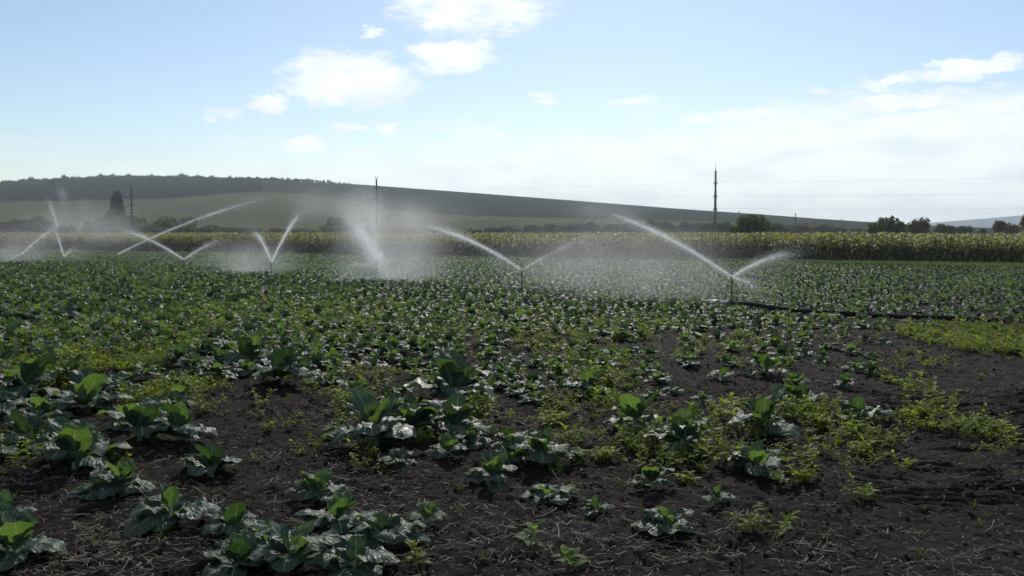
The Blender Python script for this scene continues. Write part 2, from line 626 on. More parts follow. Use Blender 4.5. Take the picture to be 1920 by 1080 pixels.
def build_hills():
    xs = np.arange(-3600, 1500, 14.0)
    ys = np.concatenate([np.arange(HY0 - 10, 1560, 11.0), np.arange(1580, 2600, 60.0)])
    X, Y = np.meshgrid(xs, ys)
    Z = hill_z(X, Y)
    nx, ny = len(xs), len(ys)
    v = np.stack([X, Y, Z], -1).reshape(-1, 3)
    i = np.arange(nx * ny).reshape(ny, nx)
    f = np.stack([i[:-1, :-1], i[:-1, 1:], i[1:, 1:], i[1:, :-1]], -1).reshape(-1, 4)
    me = mesh('hill', v, f, [M['hill']], True)
    px, py = proj(v[:, 0], v[:, 1], v[:, 2])
    sd = np.interp(px, BOUND[:, 0], BOUND[:, 1]) - py
    a = me.attributes.new('upper', 'FLOAT', 'POINT')
    a.data.foreach_set('value', sd.astype(np.float32))
    tag(add('hill', me), 'long hill with meadow below and orchard rows above', 'hill', kind='structure')
    # far blue ridge on the right
    prof = np.array([(600, 434), (1300, 428), (1540, 422), (1640, 420), (1735, 419), (1765, 414), (1800, 411.5), (1850, 408), (1900, 403), (1960, 399), (2100, 392), (2400, 388), (2900, 400), (3600, 425)], float)
    Yr = 4600.0
    xs = np.linspace((600 - 960) / F * Yr, (3600 - 960) / F * Yr, 260)
    r = (435 - np.interp(960 + F * xs / Yr, prof[:, 0], prof[:, 1])) * Yr / F
    ts = np.linspace(0, 1, 14)
    vs = []
    for t in ts:
        Yq = 3900 + 1300 * t
        prof_t = math.sin(math.pi * min(1, t / .54) / 2) if t < .54 else math.cos(math.pi / 2 * (t - .54) / .46)
        z = r * prof_t + 9 * fbm(xs * .004, xs * 0 + Yq * .004, 3) * prof_t - 3
        vs.append(np.stack([xs, xs * 0 + Yq, z], -1))
    v = np.concatenate(vs)
    nx, ny = len(xs), len(ts)
    i = np.arange(nx * ny).reshape(ny, nx)
    f = np.stack([i[:-1, :-1], i[:-1, 1:], i[1:, 1:], i[1:, :-1]], -1).reshape(-1, 4)
    tag(add('far_hill', mesh('far_hill', v, f, [M['far_hill']], True)), 'hazy blue ridge on the horizon at the right', 'hill', kind='structure')


build_hills()

# ------------------------------------------------------------------ scatter (geometry nodes, for stuff only)
SRC = {}


def source(group, meshes):
    c = bpy.data.collections.new('source_' + group)
    for k, me in enumerate(meshes):
        c.objects.link(bpy.data.objects.new('%s_source_%02d' % (group, k), me))
    SRC[group] = c
    return c


def scatter(name, group, P, rot, scl, idx, label, cat):
    me = bpy.data.meshes.new(name)
    me.vertices.add(len(P))
    me.vertices.foreach_set('co', np.asarray(P, np.float32).ravel())
    a = me.attributes.new('rot', 'FLOAT_VECTOR', 'POINT')
    a.data.foreach_set('vector', np.asarray(rot, np.float32).ravel())
    a = me.attributes.new('scl', 'FLOAT', 'POINT')
    a.data.foreach_set('value', np.asarray(scl, np.float32).ravel())
    a = me.attributes.new('idx', 'INT', 'POINT')
    a.data.foreach_set('value', np.asarray(idx, np.int32).ravel())
    o = add(name, me)
    ng = bpy.data.node_groups.new('scatter_' + name, 'GeometryNodeTree')
    ng.interface.new_socket('Geometry', in_out='INPUT', socket_type='NodeSocketGeometry')
    ng.interface.new_socket('Geometry', in_out='OUTPUT', socket_type='NodeSocketGeometry')
    gi, go = ng.nodes.new('NodeGroupInput'), ng.nodes.new('NodeGroupOutput')
    ip = ng.nodes.new('GeometryNodeInstanceOnPoints')
    ci = ng.nodes.new('GeometryNodeCollectionInfo')
    ci.inputs[0].default_value = SRC[group]
    ci.inputs['Separate Children'].default_value = True
    ci.inputs['Reset Children'].default_value = True

    def named(n, t):
        q = ng.nodes.new('GeometryNodeInputNamedAttribute')
        q.data_type = t
        q.inputs['Name'].default_value = n
        return q.outputs['Attribute']
    L = ng.links.new
    L(gi.outputs[0], ip.inputs['Points'])
    L(ci.outputs[0], ip.inputs['Instance'])
    ip.inputs['Pick Instance'].default_value = True
    L(named('idx', 'INT'), ip.inputs['Instance Index'])
    L(named('rot', 'FLOAT_VECTOR'), ip.inputs['Rotation'])
    L(named('scl', 'FLOAT'), ip.inputs['Scale'])
    L(ip.outputs[0], go.inputs[0])
    md = o.modifiers.new('scatter', 'NODES')
    md.node_group = ng
    return tag(o, label, cat, kind='stuff')


def rots(n, tilt=.0):
    r = np.zeros((n, 3))
    r[:, 2] = rng.random(n) * 2 * math.pi
    r[:, :2] = rng.normal(0, tilt, (n, 2)) if tilt else 0
    return r


# ------------------------------------------------------------------ trees
def leaf_cloud(geo, lobes, n, size, mi=0, shell=.55, r=rng):
    """leaf clumps spread through the crown lobes: folded four-corner leaves"""
    vol = np.array([l[3] * l[4] * l[5] for l in lobes]) ** .75
    pick = r.choice(len(lobes), n, p=vol / vol.sum())
    for k in pick:
        cx, cy, cz, a, b_, c_ = lobes[k]
        d = r.normal(0, 1, 3)
        d /= np.linalg.norm(d)
        q = shell + (1.04 - shell) * r.random() ** .6
        p = np.array((cx + d[0] * a * q, cy + d[1] * b_ * q, cz + d[2] * c_ * q))
        e1 = r.normal(0, 1, 3)
        e1 /= np.linalg.norm(e1)
        e2 = np.cross(e1, r.normal(0, 1, 3))
        e2 /= np.linalg.norm(e2)
        nn = np.cross(e1, e2)
        s = size * (.5 + r.random())
        vs = [p - e1 * s, p - e2 * s * .55 + nn * s * .2, p + e1 * s, p + e2 * s * .55 + nn * s * .2]
        geo.add(vs, [(0, 1, 2), (0, 2, 3)], mi=mi)


def round_tree(h, w, seed, trunk=.25, mat='foliage', flat=1.0):
    """returns trunk mesh, crown mesh of a broad bushy tree"""
    r = np.random.default_rng(seed)
    lobes = []
    for k in range(11):
        a = r.random() * 2 * math.pi
        q = math.sqrt(r.random()) * w * .33
        zz = h * (trunk + (1 - trunk) * (.25 + .5 * r.random()))
        top = 1 - (q / (w * .5)) ** 2 * .5
        s = w * (.16 + .12 * r.random())
        lobes.append((q * math.cos(a), q * math.sin(a), min(zz * (.75 + .25 * top), h - s * .9), s, s, s * .85 * flat))
    lobes.append((0, 0, h * (.5 + trunk * .4), w * .3, w * .3, h * .36 * flat))
    g = Geo()
    g.tube([(0, 0, -.2), (.05, 0, h * .25), (-.05, .05, h * .6)], [w * .045, w * .035, w * .015], 7)
    for l in lobes[:7]:
        g.tube([(0, 0, h * (.12 + .25 * r.random())), (l[0] * .5, l[1] * .5, l[2] * .7), (l[0], l[1], l[2])], [w * .02, w * .013, w * .004], 5)
    tr = g.mesh('trunk', [M['bark']])
    c = Geo()
    leaf_cloud(c, lobes, 2200, w * .045, 0, .35, r)
    return tr, c.mesh('crown', [M[mat]], False)


def poplar_tree(h, w, seed):
    r = np.random.default_rng(seed)
    lobes = []
    for k in range(14):
        t = k / 13
        s = w * .5 * (math.sin(math.pi * (.12 + .8 * t)) ** .55)
        lobes.append((r.normal(0, .15), r.normal(0, .15), h * (.1 + .84 * t), s, s, h * .07))
    g = Geo()
    g.tube([(0, 0, -.2), (0, 0, h * .4), (0, 0, h * .92)], [w * .08, w * .05, w * .01], 7)
    for k in range(10):
        z = h * (.15 + .06 * k)
        a = k * 2.4
        g.tube([(0, 0, z), (math.cos(a) * w * .3, math.sin(a) * w * .3, z + h * .12)], [w * .03, w * .008], 4)
    c = Geo()
    leaf_cloud(c, lobes, 3200, w * .075, 0, .2, r)
    return g.mesh('trunk', [M['bark']]), c.mesh('crown', [M['poplar']], False)


def plant_tree(name, parts, x, Y, label, cat, group=None, s=1.0, sx=1.0, rz=0.0):
    o = add(name, None, loc=(x, Y, 0), rot=(0, 0, rz), scale=(s * sx, s * sx, s))
    add('trunk', parts[0], o)
    add('crown', parts[1], o)
    tag(o, label, cat, group)
    return o


def build_trees():
    V = [round_tree(5.6, 7.0, 3 + k, .18, 'foliage') for k in range(4)]
    U = [round_tree(6.5, 6.5, 30 + k, .42, 'foliage_b', .7) for k in range(2)]
    B = [round_tree(5.6, 6.6, 50, .15, 'foliage_b')]
    ux = lambda x, Y: (x - 960) / F * Y
    hgt = lambda y, Y: CH + (435 - y) * Y / F
    T = lambda parts, x, top, w, Y, base_h, base_w, lab, grp, name='bushy_tree': plant_tree(
        name, parts, ux(x, Y), Y, lab, 'tree', grp, hgt(top, Y) / base_h, (w * Y / F / base_w) / (hgt(top, Y) / base_h), random.random() * 6)
    gr = 'trees standing beyond the corn on the right'
    T(V[0], 1412, 399, 78, 185, 5.6, 7, 'dark bushy tree just right of the tall power pole beyond the corn', gr)
    T(V[1], 1383, 420, 40, 190, 5.6, 7, 'low dark bush touching the left side of the tree right of the power pole', gr, 'bush')
    T(V[2], 1655, 405, 58, 200, 5.6, 7, 'dark round tree, left one of the close pair standing right of the thin poles', gr)
    T(V[3], 1683, 414, 30, 198, 5.6, 7, 'small dark lobe of shrub squeezed against the right of the dark round tree', gr, 'bush')
    T(B[0], 1722, 406, 50, 205, 5.6, 6.6, 'brownish round tree, right one of the close pair standing beyond the corn', gr)
    T(V[1], 1762, 418, 26, 260, 5.6, 7, 'small pointed tree right beside the brownish round tree', gr)
    T(V[2], 1783, 421, 22, 280, 5.6, 7, 'leftmost of the two low trees below the start of the blue ridge', gr)
    T(V[0], 1806, 422, 34, 290, 5.6, 7, 'rightmost of the two low trees below the start of the blue ridge', gr)
    T(V[3], 1838, 428, 20, 240, 5.6, 7, 'very low dark bush in the gap left of the umbrella-shaped tree', gr, 'bush')
    T(U[0], 1872, 411, 30, 230, 6.5, 6.5, 'small umbrella-shaped tree with bare trunk near the right edge', gr)
    T(B[0], 1893, 416, 34, 235, 5.6, 6.6, 'tawny round tree between the umbrella-shaped tree and the right edge', gr)
    T(U[1], 1930, 388, 46, 150, 6.5, 6.5, 'tall spreading tree cut off by the right edge of the picture', gr)
    T(V[1], 1440, 424, 26, 260, 5.6, 7, 'low bush at the right foot of the tree by the power pole', gr, 'bush')
    P = poplar_tree(18, 5.6, 9)
    Y = 430
    plant_tree('poplar_tree', P, ux(222, Y), Y, 'tall dark columnar poplar on the left below the wooded ridge', 'tree', None, hgt(357, Y) / 18, 1.0)
    # hedgerow trees below the hill
    hed = [(12, 414, 46, 380), (48, 409, 44, 390), (82, 404, 34, 400), (70, 413, 40, 370), (172, 412, 28, 400), (206, 391, 26, 425), (190, 406, 36, 410), (240, 402, 44, 400), (262, 406, 40, 380),
           (292, 412, 60, 360), (318, 404, 48, 400), (350, 406, 44, 420), (272, 418, 60, 330), (340, 420, 50, 340), (120, 420, 50, 400), (390, 421, 50, 420), (425, 424, 44, 430), (465, 426, 50, 440), (520, 426, 50, 430),
           (632, 405, 34, 430), (650, 416, 34, 420), (618, 420, 34, 420), (575, 427, 50, 440), (700, 424, 44, 430), (760, 427, 50, 440), (820, 428, 54, 450),
           (905, 425, 60, 450), (960, 422, 54, 450), (1000, 420, 44, 440), (1040, 418, 50, 430), (1080, 417, 44, 420), (1110, 414, 40, 430), (1150, 418, 44, 430), (1190, 416, 44, 420), (1222, 411, 36, 430), (1250, 415, 44, 420), (1285, 414, 40, 410), (1318, 416, 40, 420), (1348, 416, 30, 400), (1365, 414, 24, 400),
           (1470, 421, 40, 420), (1500, 418, 46, 400), (1535, 419, 40, 420), (1570, 424, 44, 420), (1610, 426, 44, 400), (1455, 416, 26, 380)]
    mats = V + [B[0]]
    ORD = 'first second third fourth fifth sixth seventh eighth ninth tenth eleventh twelfth thirteenth fourteenth fifteenth sixteenth'.split()
    hed.sort()
    cnt = {}
    for k, (x, top, w, Yh) in enumerate(hed):
        if x < 150:
            lab = 'hedgerow tree at the hill foot left of the poplar'
        elif x < 400:
            lab = 'hedgerow tree clustered about the foot of the poplar below the hill'
        elif x < 850:
            lab = 'low hedgerow bush at the hill foot around the forked power pole'
        elif x < 1380:
            lab = 'hedgerow tree in the dark strip left of the tall pole'
        else:
            lab = 'low distant hedgerow bush between the tall pole and the round trees'
        cnt[lab] = cnt.get(lab, -1) + 1
        lab = ORD[cnt[lab]] + ' from left: ' + lab
        parts = mats[k % 4] if k % 6 else mats[4]
        T(parts, x, top, w * 1.15, Yh, 5.6, 7, lab, 'hedgerow trees at the foot of the hill', 'hedgerow_tree')


build_trees()


def build_forest():
    ms = []
    for k in range(5):
        r = np.random.default_rng(90 + k)
        lobes = [(r.normal(0, 1.3), r.normal(0, 1.3), 4.5 + r.normal(0, 1.3), 2 + r.random(), 2 + r.random(), 1.9 + r.random()) for _ in range(6)]
        g = Geo()
        g.tube([(0, 0, -1), (0, 0, 4)], [.3, .15], 5, 1)
        leaf_cloud(g, lobes, 170, .95, 0, .5, r)
        ms.append(g.mesh('forest_tree', [M['forest'], M['bark']], False))
    source('forest', ms)
    n = 60000
    X = rng.uniform(-1500, 300, n)
    Y = rng.uniform(850, 1560, n)
    Z = hill_z(X, Y)
    px, py = proj(X, Y, Z)
    bd = np.interp(px, BOUND[:, 0], BOUND[:, 1])
    ok = (py < bd) & (((px < 490) & (px > -150)) | ((px > 480) & (px < 660) & (Y > 1400 - .35 * (660 - px)) & (py < 352)))
    ok &= (px < 470) | (rng.random(n) < .5)
    X, Y, Z = X[ok][:5200], Y[ok][:5200], Z[ok][:5200]
    m = len(X)
    s = .55 + .5 * rng.random(m) + (rng.random(m) < .02) * .45
    s *= np.interp(proj(X, Y, Z)[0], [400, 500, 560, 660], [1, .8, .7, .25])
    scatter('forest', 'forest', np.stack([X, Y, Z], -1), rots(m), s, rng.integers(0, 5, m), 'dark wood covering the ridge of the hill at the left', 'forest')


build_forest()

# ------------------------------------------------------------------ power line
POLES = [(1340, 309, 150.0), (707, 330, 184.0), (249, 348, 220.0)]


def build_power_line():
    tops = []
    labels = ['tall concrete power pole with slender top right of centre beyond the corn', 'power pole with forked top and white insulators behind the bright central spray',
              'thin dark power pole beside the poplar on the left']
    for k, (x, top, Y) in enumerate(POLES):
        X = (x - 960) / F * Y
        H = CH + (435 - top) * Y / F
        o = add('power_pole', None, loc=(X, Y, 0), rot=(0, 0, R(14 if k else 22)))
        g = Geo()
        if k == 0:
            g.tube([(0, 0, -.3), (0, 0, H * .62), (0, 0, H * .70), (0, 0, H - 1.0)], [.22, .19, .165, .15], 10)
        else:
            g.tube([(0, 0, -.3), (0, 0, H - .7)], [.20, .14], 10)
        add('shaft', g.mesh('shaft', [M['concrete'] if k == 0 else M['wood']]), o)
        if k == 0:
            g = Geo()
            g.tube([(0, 0, H - 1.05), (0, 0, H)], [.07, .045], 8)
            add('top_pin', g.mesh('top_pin', [M['porcelain']]), o)
        else:
            g = Geo()
            g.tube([(0, 0, H - .75), (-.35, 0, H)], [.06, .04], 6)
            g.tube([(0, 0, H - .74), (.35, 0, H)], [.06, .04], 6)
            add('fork', g.mesh('fork', [M['wood']]), o)
        for j, fr in enumerate((.765, .60, .445) if k == 0 else (.82, .66, .52)):
            z = H * fr
            g = Geo()
            g.box((0, 0, z), (1.9 if k else .7, .09, .11))
            a = add('crossarm', g.mesh('crossarm', [M['steel'] if k == 0 else M['wood']], False), o)
            for s in (-1, 1):
                g = Geo()
                e = .85 if k else .3
                g.tube([(s * e, 0, z + .055), (s * e, 0, z + .13), (s * e, 0, z + .15), (s * e, 0, z + .25), (s * e, 0, z + .29)], [.03, .045, .085, .07, .03], 8)
                add('insulator', g.mesh('insulator', [M['porcelain']]), a)
        tag(o, labels[k], 'power pole', 'poles of the power line')
        tops.append((X, Y, H))
    # continue the line out of frame to the right and left
    ext = [(tops[0][0] + 58, tops[0][1] - 36, tops[0][2])] + tops + [(tops[2][0] - 62, tops[2][1] + 36, tops[2][2])]
    for j, (nm, f0, f1) in enumerate((('topmost', .765, .82), ('middle', .60, .66), ('lowest', .445, .52))):
        pts = []
        for a, b_ in zip(ext[:-1], ext[1:]):
            za = a[2] * (f0 if a[2] == tops[0][2] else f1) + .3
            zb = b_[2] * (f0 if b_[2] == tops[0][2] else f1) + .3
            for t in np.linspace(0, 1, 14)[:-1]:
                pts.append((a[0] + (b_[0] - a[0]) * t, a[1] + (b_[1] - a[1]) * t, za + (zb - za) * t - 4 * .55 * t * (1 - t)))
        pts.append((ext[-1][0], ext[-1][1], ext[-1][2] * f1 + .3))
        g = Geo()
        g.tube(pts, .007, 5)
        tag(add('overhead_wire', g.mesh('overhead_wire', [M['wire']])), '%s of the three thin wires strung between the power poles' % nm, 'wire', 'wires of the power line')
    # small far poles
    small = [(1490, 399, 330, 'lone thin far pole, first to the right of the bushy tree by the tall pole'), (1577, 410, 420, 'short thin far pole left of the dark round tree'),
             (1385, 396, 340, 'thin far pole rising just left of the bushy tree by the tall pole'), (873, 410, 430, 'short far pole on the meadow right of the central spray'),
             (1098, 396, 420, 'short far pole above the hedgerow strip in the middle'), (1232, 398, 430, 'short far pole beside the hedgerow where the right sprinkler jet ends'),
             (169, 393, 400, 'left one of the two short far poles by the poplar'), (190, 391, 400, 'right one of the two short far poles by the poplar')]
    for x, top, Y, lab in small:
        H = CH + (435 - top) * Y / F
        o = add('far_pole', None, loc=((x - 960) / F * Y, Y, 0))
        g = Geo()
        g.tube([(0, 0, -.3), (0, 0, H)], [.16, .11], 7)
        add('shaft', g.mesh('shaft', [M['wood']]), o)
        g = Geo()
        g.box((0, 0, H - .5), (.12, 1.5, .12))
        add('crossarm', g.mesh('crossarm', [M['wood']], False), o)
        tag(o, lab, 'power pole', 'small far poles')


build_power_line()

# ------------------------------------------------------------------ corn
EDGE0, EDGE1 = Vector((46, 58.5)), Vector((-66, 119))     # front edge of the corn, right to left


def ribbon(geo, base, yaw, L, e0, droop, w, seg=5, mi=0, twist=0.0, fold=.25):
    """pointed blade with a folded midrib"""
    cx, cy = math.cos(yaw), math.sin(yaw)
    r, z = 0.0, 0.0
    vs, fs = [], []
    for i in range(seg + 1):
        t = i / seg
        a = e0 - droop * t ** 1.2
        if i:
            r += math.cos(a) * L / seg
            z += math.sin(a) * L / seg
        ww = w * (math.sin(math.pi * min(1, .12 + .88 * t)) ** .7 if i < seg else .02)
        tw = twist * t
        sx, sy = -cy * math.cos(tw), cx * math.cos(tw)
        for s in (-1, 0, 1):
            lift = abs(s) * fold * ww
            vs.append((base[0] + cx * r + sx * s * ww - cx * math.sin(a) * lift, base[1] + cy * r + sy * s * ww - cy * math.sin(a) * lift,
                       base[2] + z + math.cos(a) * lift + s * math.sin(tw) * ww))
    for i in range(seg):
        o = i * 3
        fs += [(o, o + 1, o + 4, o + 3), (o + 1, o + 2, o + 5, o + 4)]
    geo.add(vs, fs, mi=mi)


def corn_mesh(seed):
    r = np.random.default_rng(seed)
    g = Geo()
    H = 1.72
    g.tube([(0, 0, 0), (.01, 0, H * .5), (0, .02, H)], [.016, .013, .006], 5, 1)
    y0 = r.random() * 6
    for k in range(10):
        t = k / 9
        z = .25 + (H - .35) * t
        L = .42 + .35 * math.sin(math.pi * (.15 + .75 * t)) * (.8 + .4 * r.random())
        dry = t < .46 or r.random() < .15
        e0 = (1.15 if t > .4 else .75) + r.normal(0, .15) + .25 * (t > .85)
        ribbon(g, (0, 0, z), y0 + k * math.pi + r.normal(0, .5), L, e0, (1.7 + r.random() * .9) if not dry else 2.4 + r.random() * .5, (.056 + .02 * r.random()), 5, 1 if dry else 0, r.normal(0, .6))
    for k in range(6):
        ribbon(g, (0, 0, H - .02), k * 1.05 + r.random(), .2 + .1 * r.random(), 1.2 + .3 * r.random() - (k > 0) * .25, .4, .007, 3, 2)
    # cob
    a = y0 + 1
    g.tube([(.01, 0, .8), (.05 * math.cos(a), .05 * math.sin(a), .92), (.07 * math.cos(a), .07 * math.sin(a), 1.02)], [.018, .028, .008], 6, 1)
    return g.mesh('corn_plant', [M['corn'], M['corn_dry'], M['tassel']], False)


def build_corn():
    ms = [corn_mesh(200 + k) for k in range(7)]
    source('corn', ms)
    d = EDGE1 - EDGE0
    ln = d.length
    d = d / ln
    nrm = Vector((-d.y, d.x))
    if nrm.y < 0:
        nrm = -nrm
    P = []
    for row in range(64):
        back = row * .72
        step = .21 if row < 9 else (.34 if row < 22 else .6)
        n = int(ln / step)
        s = np.arange(n) * step + rng.uniform(-.1, .1, n)
        jit = rng.normal(0, .06, n)
        edge_wob = .9 * fbm(s * .15, s * 0 + 3, 3) if row < 2 else 0
        x = EDGE0.x + d.x * s + nrm.x * (back + jit + edge_wob)
        y = EDGE0.y + d.y * s + nrm.y * (back + jit + edge_wob)
        P.append(np.stack([x, y, np.zeros(n), np.full(n, row)], -1))
    P = np.concatenate(P)
    keep = rng.random(len(P)) > .06
    P = P[keep]
    px, _ = proj(P[:, 0], P[:, 1], P[:, 2] + 1)
    P = P[(px > -120) & (px < 2040)]
    px, _ = proj(P[:, 0], P[:, 1], P[:, 2] + 1)
    sc_ = (.82 + .34 * rng.random(len(P))) * (1 + .22 * fbm(P[:, 0] * .12, P[:, 1] * .12, 3))
    idx = rng.integers(0, 7, len(P))
    rt = rots(len(P), .05)
    near = np.where((P[:, 3] == 0) & (px > 900) & (px < 1930))[0]
    near = near[np.argsort(P[near, 1])][:300]
    for i in near:
        o = add('corn_plant', ms[idx[i]], loc=P[i, :3], rot=rt[i], scale=float(sc_[i]))
        lab = 'yellowing front-row corn plant ' + ('just right of the second sprinkler from the right', 'midway between the two sprinklers right of centre', 'below the long jet of the rightmost sprinkler', 'left of and behind the rightmost riser', 'behind the rightmost sprinkler', 'below the bushy tree beside the tall pole', 'below the thin far poles', 'below the pair of round trees', 'close to the right edge of the picture')[
            int(np.searchsorted([1040, 1110, 1180, 1250, 1370, 1480, 1620, 1760], px[i]))]
        tag(o, lab, 'corn plant', 'corn plants along the front row of the corn field')
    rest = np.ones(len(P), bool)
    rest[near] = False
    scatter('corn_field', 'corn', P[rest, :3], rt[rest], sc_[rest], idx[rest], 'dense band of ripening yellow-green corn across the whole field', 'corn')
    return d, nrm


corn_d, corn_n = build_corn()


# ------------------------------------------------------------------ cabbages
def leaf_grid(L, W, e0, bend, cup, ruf, seed, nu, nv):
    r = np.random.default_rng(seed)
    ph = r.random(8) * 6.28
    rr, z = 0.0, 0.0
    V, UV = [], []
    side = r.normal(0, .10)
    for i in range(nu + 1):
        u = i / nu
        a = e0 - bend * u ** 1.4
        if i:
            rr += math.cos(a) * L / nu
            z += math.sin(a) * L / nu
        t = max(0.0, (u - .14) / .86)
        w = max(.032 * L * (1 - .2 * u), W / 2 * (math.sin(math.pi * min(.985, t ** .85)) ** .42 if t > 0 else 0))
        if i == nu:
            w = W * .13
        for j in range(nv + 1):
            v = -1 + 2 * j / nv
            av = abs(v)
            hh = cup * w * av ** 1.6
            s = 0 if v < 0 else 1
            hh += ruf * w * av ** 2 * (math.sin(13 * u + ph[s]) + .6 * math.sin(23 * u + ph[2 + s]))
            hh += .13 * w * (math.sin(17 * u + 2.5 * v + ph[4]) * math.sin(4.2 * v + ph[5])) * min(1, t * 3)
            edge = 1 + .07 * av * math.sin(19 * u + ph[6 + s])
            lat = v * w * edge * (1 - .12 * abs(cup))
            V.append((rr - math.sin(a) * hh, lat + side * rr * u, z + math.cos(a) * hh))
            UV.append((u, (v + 1) / 2))
    Fc = [(i * (nv + 1) + j, i * (nv + 1) + j + 1, (i + 1) * (nv + 1) + j + 1, (i + 1) * (nv + 1) + j) for i in range(nu) for j in range(nv)]
    return V, UV, Fc


KINDS = {'inner': [(.22, .15, 1.38, .25, .30, .12), (.26, .18, 1.22, .35, .18, .14), (.23, .16, 1.10, .30, .25, .16)],
         'mid': [(.31, .20, 1.02, .95, .16, .20), (.33, .21, .90, 1.35, .05, .24), (.29, .20, 1.12, .65, .22, .18), (.32, .20, .78, 1.5, -.05, .22)],
         'outer': [(.33, .23, .66, 1.05, .05, .13), (.35, .24, .52, 1.15, -.14, .14), (.31, .23, .80, 1.6, -.10, .12), (.32, .22, .42, .75, .10, .13)]}
LEAF = {}


def build_leaf_library():
    s = 500
    for kd, lst in KINDS.items():
        LEAF[kd] = []
        for p in lst:
            s += 1
            hi = leaf_grid(*p, s, 13, 8)
            lo = leaf_grid(*p, s, 6, 4)
            LEAF[kd].append((mesh('leaf', hi[0], hi[2], [M['cabbage']], True, hi[1]), hi, lo))


build_leaf_library()


def plant_recipe(r, style='m'):
    """list of (kind, variant, yaw, tilt, scale, z)"""
    n_in, n_mid, n_out = {'m': (2, 4, 6), 'u': (3, 4, 4), 'f': (1, 3, 7), 's': (2, 2, 3)}[style]
    out = []
    y = r.random() * 6.28
    for kd, n, z in (('inner', n_in, .07), ('mid', n_mid, .055), ('outer', n_out, .035)):
        for k in range(n):
            y += 2.4 + r.normal(0, .25)
            out.append((kd, int(r.integers(0, len(KINDS[kd]))), y, r.normal(0, .10), (.82 + .36 * r.random()), z + r.random() * .02))
    return out


def stem_mesh():
    g = Geo()
    g.tube([(0, 0, -.05), (0, 0, .05), (.004, 0, .11)], [.018, .016, .010], 7)
    return g.mesh('stem', [M['stem']])


STEM = stem_mesh()


def leaf_xf(yaw, tilt, s, z):
    return Matrix.Translation((0, 0, z)) @ Matrix.Rotation(yaw, 4, 'Z') @ Matrix.Rotation(tilt, 4, 'Y') @ Matrix.Scale(s, 4)


def merged(seed, style, which):
    r = np.random.default_rng(seed)
    g = Geo()
    for kd, v, yaw, tilt, s, z in plant_recipe(r, style):
        V, UV, Fc = LEAF[kd][v][which]
        mx = leaf_xf(yaw, tilt, s, z)
        g.add([mx @ Vector(p) for p in V], Fc, UV)
    return g.mesh('cabbage_plant', [M['cabbage']])


def cabbage(P, s, style, label, group, seed, yaw=0.0):
    """a cabbage whose leaves are parts"""
    r = np.random.default_rng(seed)
    o = add('cabbage_plant', None, loc=P, rot=(r.normal(0, .06), r.normal(0, .06), yaw), scale=s)
    add('stem', STEM, o)
    for kd, v, yw, tilt, sl, z in plant_recipe(r, style):
        q = add('leaf', LEAF[kd][v][0], o)
        q.matrix_basis = leaf_xf(yw, tilt, sl, z)
    tag(o, label, 'cabbage', group)
    return o


def gz(x, y):
    p = G(x, y)
    p.z = float(height(p.x, p.y))
    return p


